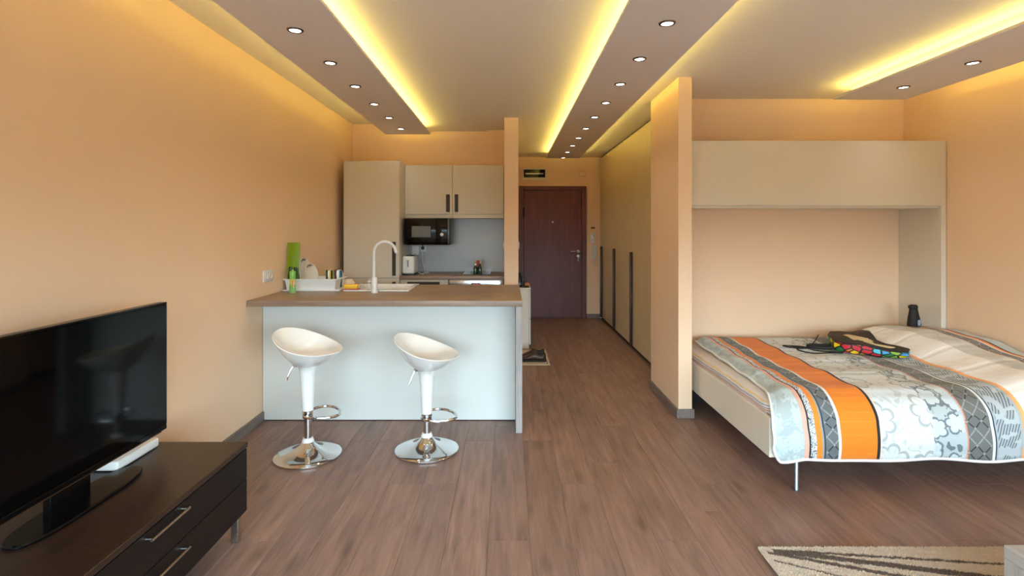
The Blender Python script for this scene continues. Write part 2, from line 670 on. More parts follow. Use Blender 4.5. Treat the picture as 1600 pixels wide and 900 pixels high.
for zz in (1.68, 0.45):
    hm = MB().cyl((0.246, DY - 0.030, zz - 0.08), (0.246, DY - 0.030, zz + 0.08), 0.011, 10)
    part('hinge', hm, m_blackmatt, d)

t = thing('meter_box', 'white framed meter box with dark glass above the entrance door', 'box', (0.42, DY, 1.42 + 0.77))
mf = MB()
mf.box(0.231, 0.604, DY - 0.02, DY, 2.187, 2.236, 0.004, 1)
mf.box(0.231, 0.604, DY - 0.02, DY, 2.362, 2.383, 0.004, 1)
mf.box(0.231, 0.248, DY - 0.02, DY, 2.236, 2.362, 0.002, 1)
mf.box(0.588, 0.604, DY - 0.02, DY, 2.236, 2.362, 0.002, 1)
part('frame', mf, m_offwhite, t)
part('window', MB().box(0.248, 0.588, DY - 0.012, DY, 2.236, 2.362), m_gloss_black, t)
part('breaker_row', MB().box(0.275, 0.560, DY - 0.016, DY - 0.012, 2.285, 2.306, 0.002, 1), m_nickel, t)

t = tag(part('chime_box', MB().box(1.136, 1.228, DY - 0.03, DY, 2.252, 2.336, 0.006), m_wall), 'small square painted chime box high on the entrance wall', 'box')
t = thing('intercom', 'white intercom handset and switch panel beside the entrance door', 'intercom', (1.35, DY, 1.1))
part('upper_unit', MB().box(1.305, 1.382, DY - 0.03, DY, 1.184, 1.354, 0.008), m_white, t)
part('lower_unit', MB().box(1.313, 1.395, DY - 0.045, DY, 0.947, 1.16, 0.008), m_white, t)
part('handset', MB().box(1.322, 1.348, DY - 0.062, DY - 0.043, 0.962, 1.145, 0.008), m_offwhite, t)
part('speaker_grille', MB().box(1.328, 1.36, DY - 0.034, DY - 0.028, 1.27, 1.32, 0.003), m_nickel, t)
part('cord', MB().tube(smooth_path([(1.335, DY - 0.05, 0.963), (1.34, DY - 0.04, 0.86), (1.36, DY - 0.03, 0.83), (1.375, DY - 0.03, 0.95)]), 0.004, 6), m_white, t)
hk = MB().box(1.315, 1.375, DY - 0.008, DY, 1.422, 1.446, 0.003, 1)
hk.tube(smooth_path([(1.33, DY - 0.006, 1.43), (1.325, DY - 0.04, 1.425), (1.318, DY - 0.045, 1.455)]), 0.004, 6)
hk.tube(smooth_path([(1.36, DY - 0.006, 1.43), (1.365, DY - 0.04, 1.425), (1.372, DY - 0.045, 1.455)]), 0.004, 6)
tag(part('key_hook', hk, m_handle), 'small brown key hook above the intercom by the entrance door', 'hook')


def plate_x(name, label, cat, xw, side, yc, zc, w, h, m=m_white, n=1, group=None):
    """a wall plate on a wall that faces along x"""
    t = thing(name, label, cat, (xw, yc, zc), group)
    a, b = (xw, xw + 0.010) if side > 0 else (xw - 0.010, xw)
    part('plate', MB().box(a, b, yc - w / 2, yc + w / 2, zc - h / 2, zc + h / 2, 0.003), m, t)
    return t


def socket_face(t, xw, side, yc, zc):
    for dy in (-0.036, 0.036):
        c = MB().lathe([(0.024, 0.0), (0.024, 0.004), (0.020, 0.004), (0.019, -0.004), (0, -0.004)], 20, cap0=False)
        c.mat4(Matrix.Translation((xw + side * 0.0095, yc + dy, zc)) @ Matrix.Rotation(side * PI / 2, 4, 'Y'))
        part('socket_cup', c, m_offwhite, t)


t = plate_x('wall_socket', 'white double socket on the orange wall above the breakfast bar', 'socket', LX, 1, 3.965, 1.065, 0.155, 0.085)
socket_face(t, LX, 1, 3.965, 1.065)
for xs, sd, lb in ((0.105, 1, 'white light switch on the hallway side of the kitchen partition'), (-0.04, -1, 'white light switch on the kitchen side of the kitchen partition')):
    t = plate_x('light_switch', lb, 'switch', xs, sd, 5.56, 1.245, 0.082, 0.082)
    t['group'] = 'light switches on the partition'
    a, b = (xs + 0.008, xs + 0.014) if sd > 0 else (xs - 0.014, xs - 0.008)
    part('rocker', MB().box(a, b, 5.53, 5.59, 1.215, 1.275, 0.003), m_white, t)

# ------------------------------------------------------------------ hallway wardrobe
wx = 1.46
t = thing('wardrobe', 'tall cream wardrobe with long dark handle strips lining the hallway', 'wardrobe', (wx + 0.3, 6.5, 0))
part('carcass', MB().box(wx + 0.022, 2.07, 4.705, DY - 0.002, 0.06, 2.535), m_cream, t)
part('plinth', MB().box(wx + 0.03, 2.05, 4.705, DY - 0.002, 0.0, 0.06), m_handle, t)
seams = [4.71, 5.20, 6.17, 7.17, 8.14, 8.345]
for i in range(5):
    a, b = seams[i] + 0.002, seams[i + 1] - 0.002
    dd = part('door', MB().box(wx, wx + 0.020, a, b, 0.045, 2.530, 0.002, 1), m_robe, t)
    if 0 < i < 4 or i == 0:
        part('handle', MB().box(wx - 0.034, wx, b - 0.018, b + 0.008, 0.05, 1.148, 0.004), m_handle, dd)
part('top_gap_shade', MB().box(wx + 0.025, 2.05, 4.71, DY - 0.01, 2.535, 2.556), m_dark_gap, t)  # solid dark filler, coloured as the shadow between wardrobe and ceiling

# ------------------------------------------------------------------ kitchen run on the back wall
struct('trim_4', MB().box(-0.245, -0.042, KY - 0.075, KY, 2.128, CEIL), m_wall)

TX0, TX1, TY = -1.740, -1.149, 5.54
t = thing('tall_cabinet', 'tall cream larder cabinet standing against the orange kitchen wall', 'cabinet', (-1.44, KY, 0))
part('carcass', MB().box(TX0, TX1, TY + 0.022, KY - 0.002, 0.1, 2.138), m_cream, t)
part('plinth', MB().box(TX0, TX1, TY + 0.06, KY - 0.01, 0.0, 0.1), m_handle, t)
d1 = part('upper_door', MB().box(TX0 + 0.002, TX1 - 0.002, TY, TY + 0.020, 0.902, 2.136, 0.002, 1), m_cream_hi, t)
d2 = part('lower_door', MB().box(TX0 + 0.002, TX1 - 0.002, TY, TY + 0.020, 0.105, 0.896, 0.002, 1), m_cream_hi, t)
part('handle', MB().box(-1.224, -1.186, TY - 0.010, TY + 0.001, 0.925, 1.282, 0.003, 1), m_handle, d1)
part('handle', MB().box(-1.224, -1.186, TY - 0.010, TY + 0.001, 0.50, 0.86, 0.003, 1), m_handle, d2)

UY = 5.824
t = thing('wall_cabinet', 'cream double door wall cabinet hung above the microwave', 'cabinet', (-0.6, KY, 1.537))
part('carcass', MB().box(TX1 + 0.002, -0.048, UY + 0.022, KY - 0.002, 1.537, 2.128), m_cream, t)
part('light_pelmet', MB().box(TX1 + 0.002, -0.620, UY + 0.004, UY + 0.021, 1.537, 1.577, 0.001, 1), m_cream_hi, t)
part('light_pelmet', MB().box(-0.616, -0.048, UY + 0.004, UY + 0.021, 1.537, 1.577, 0.001, 1), m_cream_hi, t)
d1 = part('door', MB().box(TX1 + 0.003, -0.620, UY, UY + 0.020, 1.581, 2.127, 0.002, 1), m_cream_hi, t)
d2 = part('door', MB().box(-0.616, -0.049, UY, UY + 0.020, 1.581, 2.127, 0.002, 1), m_cream_hi, t)
part('handle', MB().box(-0.689, -0.649, UY - 0.010, UY + 0.001, 1.606, 1.802, 0.003, 1), m_handle, d1)
part('handle', MB().box(-0.592, -0.555, UY - 0.010, UY + 0.001, 1.606, 1.802, 0.003, 1), m_handle, d2)

tag(part('backsplash', MB().box(TX1 + 0.002, -0.042, KY - 0.011, KY - 0.001, 0.921, 1.536), m_splash), 'smooth grey backsplash panel between the hob and wall cabinet', 'panel')

CT = 0.92                                    # worktop height
tag(part('worktop', MB().box(TX1 + 0.002, -0.042, TY, KY - 0.012, CT - 0.036, CT, 0.004), m_top), 'brown wood worktop carrying the hob and toaster along the kitchen wall', 'worktop')

t = thing('drawer_unit', 'cream kitchen drawer unit with dark recessed pulls beside the oven', 'cabinet', (-0.88, KY, 0))
part('carcass', MB().box(TX1 + 0.003, -0.632, TY + 0.042, KY - 0.02, 0.1, CT - 0.037), m_cream, t)
part('plinth', MB().box(TX1 + 0.003, -0.632, TY + 0.07, KY - 0.02, 0.0, 0.1), m_handle, t)
for za, zb in ((0.70, CT - 0.040), (0.41, 0.695), (0.105, 0.405)):
    dr = part('drawer', MB().box(TX1 + 0.005, -0.634, TY + 0.020, TY + 0.041, za, zb, 0.002, 1), m_cream_hi, t)
    part('handle', MB().box(-1.068, -0.726, TY + 0.012, TY + 0.022, zb - 0.050, zb - 0.022, 0.003, 1), m_handle, dr)

t = thing('oven', 'built-in steel oven with red clock display below the hob', 'oven', (-0.34, KY, 0))
part('housing', MB().box(-0.628, -0.046, TY + 0.042, KY - 0.02, 0.1, CT - 0.037), m_cream, t)
part('plinth', MB().box(-0.628, -0.046, TY + 0.07, KY - 0.02, 0.0, 0.1), m_handle, t)
cp = part('control_panel', MB().box(-0.624, -0.050, TY + 0.012, TY + 0.041, 0.765, CT - 0.042, 0.004), m_steel, t)
part('display', MB().box(-0.388, -0.296, TY + 0.009, TY + 0.014, 0.800, 0.845, 0.002, 1), m_gloss_black, cp)
m_red = glow('display_red', (1.0, 0.05, 0.08), 1.6)
rd = MB()
for xx in (-0.365, -0.349, -0.330, -0.314):
    rd.box(xx - 0.005, xx + 0.005, TY + 0.007, TY + 0.0095, 0.812, 0.834)
part('clock_digits', rd, m_red, cp, smooth=0)
for xx in (-0.46, -0.225):
    kb = MB().lathe([(0.020, 0.0), (0.019, 0.018), (0.015, 0.022), (0.0, 0.022)], 20).mat4(Matrix.Translation((xx, TY + 0.012, 0.815)) @ Matrix.Rotation(PI / 2, 4, 'X'))
    part('knob', kb, m_nickel, cp)
od = part('oven_door', MB().box(-0.624, -0.050, TY + 0.012, TY + 0.041, 0.16, 0.760, 0.004), m_gloss_black, t)
part('handle', MB().cyl((-0.57, TY - 0.02, 0.70), (-0.10, TY - 0.02, 0.70), 0.010, 10).cyl((-0.55, TY - 0.02, 0.70), (-0.55, TY + 0.014, 0.70), 0.007, 8).cyl((-0.12, TY - 0.02, 0.70), (-0.12, TY + 0.014, 0.70), 0.007, 8), m_steel, od)

t = thing('hob', 'black glass two zone hob set into the kitchen worktop', 'hob', (-0.345, 5.92, CT))
part('glass', MB().box(-0.50, -0.198, 5.70, 6.11, CT, CT + 0.006, 0.002, 1), m_gloss_black, t)
m_zone = M('hob_zone_ring', (96, 98, 100), 0.3)
for yy, rr in ((5.80, 0.075), (6.0, 0.09)):
    part('cooking_zone', MB().tube([(-0.35 + rr * math.cos(2 * PI * i / 28), yy + rr * math.sin(2 * PI * i / 28), CT + 0.0062) for i in range(28)], 0.0012, 4, closed=True), m_zone, t)
m_bottle = M('dark_green_glass', (24, 58, 44), 0.08, coat=0.5)
m_cap_white = M('bottle_cap_white', (225, 225, 222), 0.35)
for xx, lb, cap in ((-0.358, 'small dark green glass bottle with white cap on the hob', m_cap_white), (-0.309, 'small dark green glass bottle with black cap on the hob', m_blackmatt)):
    t = thing('oil_bottle', lb, 'bottle', (xx, 5.735, CT + 0.006), 'small bottles on the hob')
    part('body', MB().lathe([(0.021, 0.0), (0.022, 0.004), (0.022, 0.065), (0.017, 0.080), (0.010, 0.088), (0.010, 0.096)], 20), m_bottle, t, world=False)
    part('cap', MB().lathe([(0.0125, 0.094), (0.0125, 0.108), (0.010, 0.112), (0, 0.112)], 16), cap, t, world=False)
gp = NG('spice_box_print')
oo = gp.coord()
so = gp.sep(oo)
blob = gp.sub(1.0, gp.step(gp.math('ABSOLUTE', so[0]), 0.014, 0.020))
gp.set(col=gp.mix(blob, lin((186, 150, 112)), lin((150, 44, 28))), rough=0.5)
tag(part('spice_box', MB().box(-0.040, 0.040, -0.014, 0.014, 0, 0.145, 0.003), gp.m), 'small red and tan spice box standing behind the hob bottles', 'box')
bpy.data.objects['spice_box'].location = (-0.333, 5.80, CT + 0.006)

# microwave
MY = 5.655
t = thing('microwave', 'black microwave oven fixed under the wall cabinet', 'microwave', (-0.875, MY + 0.17, 1.244))
part('body', MB().box(-1.124, -0.627, MY + 0.02, 6.02, 1.244, 1.537, 0.012), m_black, t)
dr = part('door', MB().box(-1.120, -0.776, MY, MY + 0.022, 1.25, 1.530, 0.010), m_gloss_black, t)
part('window', MB().box(-1.041, -0.834, MY - 0.002, MY + 0.004, 1.328, 1.448, 0.003, 1), M('microwave_window', (92, 90, 86), 0.25), dr)
cpn = part('control_panel', MB().box(-0.774, -0.655, MY, MY + 0.022, 1.25, 1.530, 0.008), m_gloss_black, t)
kb = MB().lathe([(0.019, 0.0), (0.018, 0.016), (0.009, 0.018), (0.009, 0.012), (0, 0.012)], 22).mat4(Matrix.Translation((-0.714, MY, 1.358)) @ Matrix.Rotation(PI / 2, 4, 'X'))
part('knob', kb, m_white, cpn)
part('side_trim', MB().box(-0.655, -0.640, MY + 0.004, MY + 0.03, 1.25, 1.530, 0.004), M('microwave_trim', (92, 92, 96), 0.25, metal=0.6), t)

# toaster
t = thing('toaster', 'white two slot toaster on the worktop below the microwave', 'toaster', (-1.075, 5.78, CT))
part('body', MB().box(-1.140, -1.010, 5.64, 5.92, CT + 0.014, CT + 0.205, 0.022, 4), m_white, t)
part('foot_base', MB().box(-1.136, -1.014, 5.645, 5.915, CT, CT + 0.016, 0.004), m_black, t)
part('lever_slot', MB().box(-1.083, -1.072, 5.638, 5.645, CT + 0.09, CT + 0.165, 0.002, 1), M('toaster_slot', (112, 112, 116), 0.5), t)
part('lever', MB().box(-1.095, -1.060, 5.620, 5.642, CT + 0.160, CT + 0.174, 0.004), m_white, t)
part('bread_slot', MB().box(-1.112, -1.082, 5.68, 5.88, CT + 0.203, CT + 0.207), m_dark_gap, t)
part('bread_slot', MB().box(-1.068, -1.038, 5.68, 5.88, CT + 0.203, CT + 0.207), m_dark_gap, t)
cd = smooth_path([(-1.03, 5.90, CT + 0.03), (-0.97, 5.80, CT + 0.006), (-0.93, 5.76, CT + 0.006), (-0.94, 5.90, CT + 0.006), (-0.90, 5.95, CT + 0.006), (-0.96, 6.05, CT + 0.03), (-1.00, 6.112, CT + 0.16), (-1.00, 6.118, 1.20)])
part('cord', MB().tube(cd, 0.005, 6), m_white, t)

t = thing('wall_socket', 'white socket row with a black plug below the microwave', 'socket', (-1.05, KY - 0.01, 1.2))
part('plate', MB().box(-1.03, -0.955, KY - 0.020, KY - 0.010, 1.152, 1.232, 0.003), m_white, t)
part('plate', MB().box(-1.12, -1.038, KY - 0.034, KY - 0.010, 1.115, 1.240, 0.006), m_white, t)
pg = MB().lathe([(0.020, 0.0), (0.020, 0.02), (0.014, 0.032), (0.0, 0.034)], 18).mat4(Matrix.Translation((-0.993, KY - 0.020, 1.196)) @ Matrix.Rotation(PI / 2, 4, 'X'))
pg.tube(smooth_path([(-0.993, KY - 0.045, 1.19), (-0.993, KY - 0.05, 1.22), (-0.993, KY - 0.04, 1.26)]), 0.005, 6)
part('plug', pg, m_black, t)

# ------------------------------------------------------------------ breakfast bar
IF, IP, IB = 3.644, 3.886, 4.70              # worktop front, panel, back
ti = thing('kitchen_island', 'pale breakfast bar base between the stools and the kitchen', 'kitchen island', (-0.9, 4.3, 0))
part('front_panel', MB().box(LX + 0.004, 0.052, IP, IP + 0.018, 0.006, CT - 0.04, 0.001, 1), m_white_panel, ti)
part('end_panel', MB().box(0.053, 0.098, IF, IB, 0.0, CT - 0.0405, 0.002, 1), m_greywood, ti)
bk = MB()
bk.box(LX + 0.004, 0.052, IB - 0.10, IB - 0.08, 0.1, CT - 0.04)
part('back_panel', bk, m_cream, ti)
part('plinth', MB().box(LX + 0.004, 0.052, IB - 0.16, IB - 0.14, 0.0, 0.1), m_handle, ti)
for i in range(3):
    a = LX + 0.006 + i * 0.622
    cdn = part('door', MB().box(a, a + 0.618, IB - 0.079, IB - 0.059, 0.105, CT - 0.045, 0.002, 1), m_cream_hi, ti)
    part('handle', MB().box(a + 0.54, a + 0.575, IB - 0.060, IB - 0.05, 0.48, 0.82, 0.003, 1), m_handle, cdn)

SK = (-1.312, -0.790, 4.175, 4.665)
wk = MB()
wk.box(LX + 0.001, 0.098, IF, SK[2] + 0.02, CT - 0.040, CT, 0.003)
wk.box(LX + 0.001, 0.098, SK[3] - 0.02, IB, CT - 0.040, CT)
wk.box(LX + 0.001, SK[0] + 0.02, SK[2] + 0.02, SK[3] - 0.02, CT - 0.040, CT)
wk.box(SK[1] - 0.02, 0.098, SK[2] + 0.02, SK[3] - 0.02, CT - 0.040, CT)
tag(part('worktop', wk, m_top), 'brown wood breakfast bar worktop with the white sink set in', 'worktop')

t = thing('sink', 'white square composite sink set into the breakfast bar worktop', 'sink', ((SK[0] + SK[1]) / 2, (SK[2] + SK[3]) / 2, CT))
rim = MB()
RH = 0.012
for a in ((SK[0], SK[1], SK[2], SK[2] + 0.05), (SK[0], SK[1], SK[3] - 0.035, SK[3]), (SK[0], SK[0] + 0.035, SK[2] + 0.05, SK[3] - 0.035), (SK[1] - 0.035, SK[1], SK[2] + 0.05, SK[3] - 0.035)):
    rim.box(a[0], a[1], a[2], a[3], CT + 0.0005, CT + RH, 0.004)
part('rim', rim, m_ceramic, t)
bs = MB()
bx0, bx1, by0, by1 = SK[0] + 0.03, SK[1] - 0.03, SK[2] + 0.045, SK[3] - 0.03
bs.box(bx0, bx1, by0, by1, CT - 0.18, CT - 0.172)
bs.box(bx0, bx0 + 0.008, by0, by1, CT - 0.172, CT + RH - 0.003)
bs.box(bx1 - 0.008, bx1, by0, by1, CT - 0.172, CT + RH - 0.003)
bs.box(bx0 + 0.008, bx1 - 0.008, by0, by0 + 0.008, CT - 0.172, CT + RH - 0.003)
bs.box(bx0 + 0.008, bx1 - 0.008, by1 - 0.008, by1, CT - 0.172, CT + RH - 0.003)
part('basin', bs, m_ceramic, t)
part('drain', MB().lathe([(0.045, 0), (0.045, 0.003), (0.03, 0.001), (0, 0.001)], 20, c=(-1.05, 4.43, CT - 0.172)), m_steel, t)

t = thing('faucet', 'tall white gooseneck faucet in front of the sink', 'faucet', (-1.044, 4.10, CT))
part('body', MB().lathe([(0.027, 0.0), (0.027, 0.006), (0.0225, 0.012), (0.0225, 0.108), (0.019, 0.120), (0.0105, 0.123)], 24), m_white, t, world=False)
arc = [(-0.004, 0, 0.118), (-0.004, 0, 0.20), (-0.004, 0, 0.315)]
for i in range(1, 15):
    a = PI - i * (PI * 0.95) / 14
    arc.append((0.081 + 0.085 * math.cos(a), 0, 0.315 + 0.083 * math.sin(a)))
arc.append((arc[-1][0] + 0.006, 0, arc[-1][2] - 0.016))
arc = [tuple(v) for v in arc]
part('spout', MB().tube(arc, 0.0122, 12), m_white, t, world=False)
part('lever', MB().tube([(-0.02, 0.012, 0.085), (-0.06, 0.03, 0.085)], 0.006, 8).tube([(-0.052, 0.05, 0.03), (-0.058, 0.052, 0.06), (-0.049, 0.054, 0.108)], [0.008, 0.005, 0.004], 8).tube([(-0.06, 0.03, 0.085), (-0.057, 0.05, 0.07)], 0.005, 8), m_white, t, world=False)

# dish rack and what stands in it
RY0, RY1, RX0, RX1 = 4.215, 4.47, LX + 0.012, -1.375
t = thing('dish_rack', 'white plastic dish rack at the wall end of the breakfast bar', 'dish rack', ((RX0 + RX1) / 2, (RY0 + RY1) / 2, CT))


def hollow(mb, x0, x1, y0, y1, z0, z1, flare, th):
    a = [(x0 + flare, y0 + flare), (x1 - flare, y0 + flare), (x1 - flare, y1 - flare), (x0 + flare, y1 - flare)]
    b = [(x0, y0), (x1, y0), (x1, y1), (x0, y1)]
    inn = lambda q, k: [(q[0][0] + k, q[0][1] + k), (q[1][0] - k, q[1][1] + k), (q[2][0] - k, q[2][1] - k), (q[3][0] + k, q[3][1] - k)]
    mb.ring_loft([[p + (z0 + th,) for p in inn(a, th)], [p + (z1,) for p in inn(b, th)], [p + (z1,) for p in b], [p + (z0,) for p in a]])
    return mb


part('basket', hollow(MB(), RX0 + 0.012, RX1 - 0.012, RY0 + 0.004, RY1 - 0.004, CT + 0.010, CT + 0.092, 0.012, 0.004), m_white, t)
lip = MB()
lip.box(RX0, RX1, RY0 - 0.008, RY0 + 0.008, CT + 0.088, CT + 0.096, 0.002, 1).box(RX0, RX1, RY1 - 0.008, RY1 + 0.008, CT + 0.088, CT + 0.096, 0.002, 1)
lip.box(RX0 - 0.004, RX0 + 0.016, RY0, RY1, CT + 0.088, CT + 0.096, 0.002, 1).box(RX1 - 0.016, RX1 + 0.010, RY0, RY1, CT + 0.088, CT + 0.096, 0.002, 1)
part('rim', lip, m_white, t)
part('drip_tray', MB().box(RX0 - 0.004, RX1 + 0.02, RY0 - 0.01, RY1 + 0.01, CT, CT + 0.010, 0.003), m_white, t)
ZB = CT + 0.014

gb = MB().box(0, 0.102, -0.004, 0.004, 0, 0.375, 0.003)
o = part('cutting_board', gb, M('lime_green_plastic', (120, 152, 10), 0.4, var=0.06), world=False)
o.location = (LX + 0.022, 4.264, ZB)
o.rotation_euler = (math.radians(-1), math.radians(0.6), math.radians(2))
tag(o, 'lime green cutting board standing upright in the dish rack', 'cutting board')


def plate(label, loc, r, yaw, tilt):
    t = thing('dinner_plate', label, 'plate', loc, 'plates in the dish rack')
    t.rotation_euler = (0, tilt, yaw)
    pr = [(0.0, 0.0), (r * 0.55, 0.0), (r * 0.62, 0.004), (r, 0.020), (r, 0.023), (r * 0.62, 0.008), (r * 0.5, 0.004), (0.0, 0.004)]
    mm = Matrix.Translation((0, 0, r)) @ Matrix.Rotation(PI / 2, 4, 'Y')
    part('dish', MB().lathe(pr, 40, cap0=False, cap1=False).mat4(mm), m_plate, t, world=False)
    br = MB()
    for k in range(5):
        a0 = PI + (-0.42 + k * 0.2)
        pts = []
        for q in range(6):
            a = a0 + q * 0.035
            rr = r * (0.84 + 0.09 * math.sin(q * 1.2 + k))
            pts.append((rr * math.cos(a), rr * math.sin(a), 0.0235 - 0.016 * (r - rr) / (r * 0.38)))
        br.tube(pts, 0.0022, 5)
    part('leaf_decor', br.mat4(mm), m_decor, t, world=False)
    return t


m_plate = M('glazed_plate', (226, 220, 208), 0.2, var=0.02, coat=0.3)
m_decor = M('plate_decor', (70, 64, 62), 0.4)
plate('taller decorated white plate standing in the dish rack', (-1.688, 4.350, ZB), 0.126, math.radians(0), math.radians(-6))
plate('smaller decorated white plate standing in front of the taller one', (-1.632, 4.345, ZB), 0.100, math.radians(-10), math.radians(-9))


def mug_mat(name, stops):
    g = NG(name)
    s = g.sep(g.coord())
    a = g.math('ARCTAN2', s[1], s[0])
    f = g.math('FRACT', g.add(g.mul(a, 1.0 / (2 * PI)), 0.5))
    w = g.noise(g.coord(), 18.0, 1.0)
    f = g.add(f, g.mul(g.sub(w, 0.5), 0.06))
    g.set(col=g.ramp(f, [(p, lin(c)) for p, c in stops], 'CONSTANT'), rough=0.2, coat=0.4)
    return g.m


mug1 = mug_mat('mug_print_green', [(0.0, (230, 228, 220)), (0.10, (40, 92, 40)), (0.17, (22, 50, 30)), (0.22, (235, 233, 228)), (0.28, (222, 176, 30)), (0.34, (30, 34, 28)), (0.42, (150, 170, 40)), (0.6, (230, 228, 220)), (0.8, (60, 110, 60))])
mug2 = mug_mat('mug_print_maroon', [(0.0, (230, 228, 224)), (0.10, (104, 30, 36)), (0.18, (70, 22, 30)), (0.22, (226, 232, 236)), (0.28, (240, 240, 238)), (0.32, (80, 150, 178)), (0.38, (46, 84, 110)), (0.5, (230, 228, 224)), (0.8, (104, 30, 36))])
for xx, mm, lb in ((-1.490, mug1, 'green, white and yellow printed mug in the dish rack'), (-1.418, mug2, 'maroon, white and blue printed mug in the dish rack')):
    t = thing('mug', lb, 'mug', (xx, 4.38, ZB), 'mugs in the dish rack')
    part('cup', MB().lathe([(0.026, 0.0), (0.030, 0.004), (0.033, 0.142), (0.030, 0.142), (0.027, 0.01), (0, 0.008)], 26), mm, t, world=False)
    part('handle', MB().tube(smooth_path([(0.03 * 0.5, 0.027, 0.115), (0.022, 0.052, 0.11), (0.025, 0.056, 0.07), (0.016, 0.028, 0.045)]), 0.005, 6), mm, t, world=False)

m_purple = M('purple_black_plastic', (40, 18, 48), 0.4)
for xx, yy, mm, hh, lean, lb in ((-1.772, 4.246, m_black, 0.175, 0.010, 'black handled knife in the dish rack in front of the green board'),
                           (-1.716, 4.246, m_purple, 0.170, -0.006, 'purple handled knife in the dish rack beside the taller plate')):
    t = thing('kitchen_knife', lb, 'knife', (xx, yy, ZB), 'knives in the dish rack')
    part('blade', MB().box(-0.009, 0.009, -0.001, 0.001, 0.0, 0.085), m_steel, t, world=False)
    part('handle', MB().ring_loft([[(lean * q + w * math.cos(2 * PI * i / 10), 0.008 * math.sin(2 * PI * i / 10), z) for i in range(10)] for q, w, z in ((0, 0.009, 0.080), (0.3, 0.012, 0.11), (0.7, 0.010, 0.14), (1, 0.012, hh), (1, 0.006, hh + 0.006))]), mm, t, world=False)

# washing-up liquid
t = thing('soap_bottle', 'green capped bottle of washing-up liquid in front of the dish rack', 'bottle', (-1.684, 4.10, CT))
gl = NG('soap_bottle_liquid')
sz = gl.sep(gl.coord())
gl.set(col=gl.ramp(gl.mul(sz[2], 5.0), [(0.0, lin((150, 196, 130))), (0.30, lin((112, 176, 66))), (0.36, lin((214, 214, 96))), (0.62, lin((226, 214, 110)))], 'LINEAR'), rough=0.12, coat=0.5)
part('body', MB().ring_loft([[(w * math.cos(2 * PI * i / 20), 0.7 * w * math.sin(2 * PI * i / 20), z) for i in range(20)] for w, z in ((0.024, 0.0), (0.0265, 0.006), (0.0255, 0.04), (0.021, 0.075), (0.0215, 0.105), (0.017, 0.112))]), gl.m, t, world=False)
part('label', MB().box(0.000, 0.013, -0.0165, -0.0135, 0.042, 0.100, 0.001, 1), M('orange_label', (226, 140, 84), 0.5), t, world=False)
part('cap', MB().lathe([(0.022, 0.108), (0.0235, 0.112), (0.0235, 0.160), (0.019, 0.170), (0.010, 0.172), (0.009, 0.180), (0, 0.180)], 20), M('green_cap', (128, 192, 84), 0.3), t, world=False)

# by the sink
t = thing('sponge', 'yellow sponge with a pink scouring side on the sink corner', 'sponge', (-1.255, 4.205, CT + RH))
part('scourer', MB().box(-0.062, 0.058, -0.028, 0.03, 0.0, 0.010, 0.002, 1), M('pink_scourer', (196, 110, 104), 0.9, bump=0.4), t, world=False)
part('foam', MB().box(-0.060, 0.052, -0.026, 0.028, 0.0095, 0.042, 0.009, 3), M('yellow_foam', (238, 196, 62), 0.9, bump=0.4), t, world=False)
t = thing('bowl', 'beige bowl upturned behind the yellow sponge', 'bowl', (-1.398, 4.60, CT))
part('shell', MB().lathe([(0.064, 0.0), (0.062, 0.006), (0.052, 0.036), (0.030, 0.053), (0.0, 0.055)], 28, cap0=False), M('beige_ceramic', (222, 206, 184), 0.3), t, world=False)
part('foot', MB().lathe([(0.026, 0.053), (0.026, 0.060), (0.022, 0.060), (0.0, 0.058)], 24), M('beige_ceramic_foot', (216, 198, 176), 0.35), t, world=False)
pq = plate('plain white plate leaning inside the sink behind the faucet', (-1.203, 4.42, CT - 0.172), 0.105, 0.0, math.radians(-16))
del pq['group']
for ch in list(pq.children):
    if ch.name.startswith('leaf_decor'):
        bpy.data.objects.remove(ch, do_unlink=True)

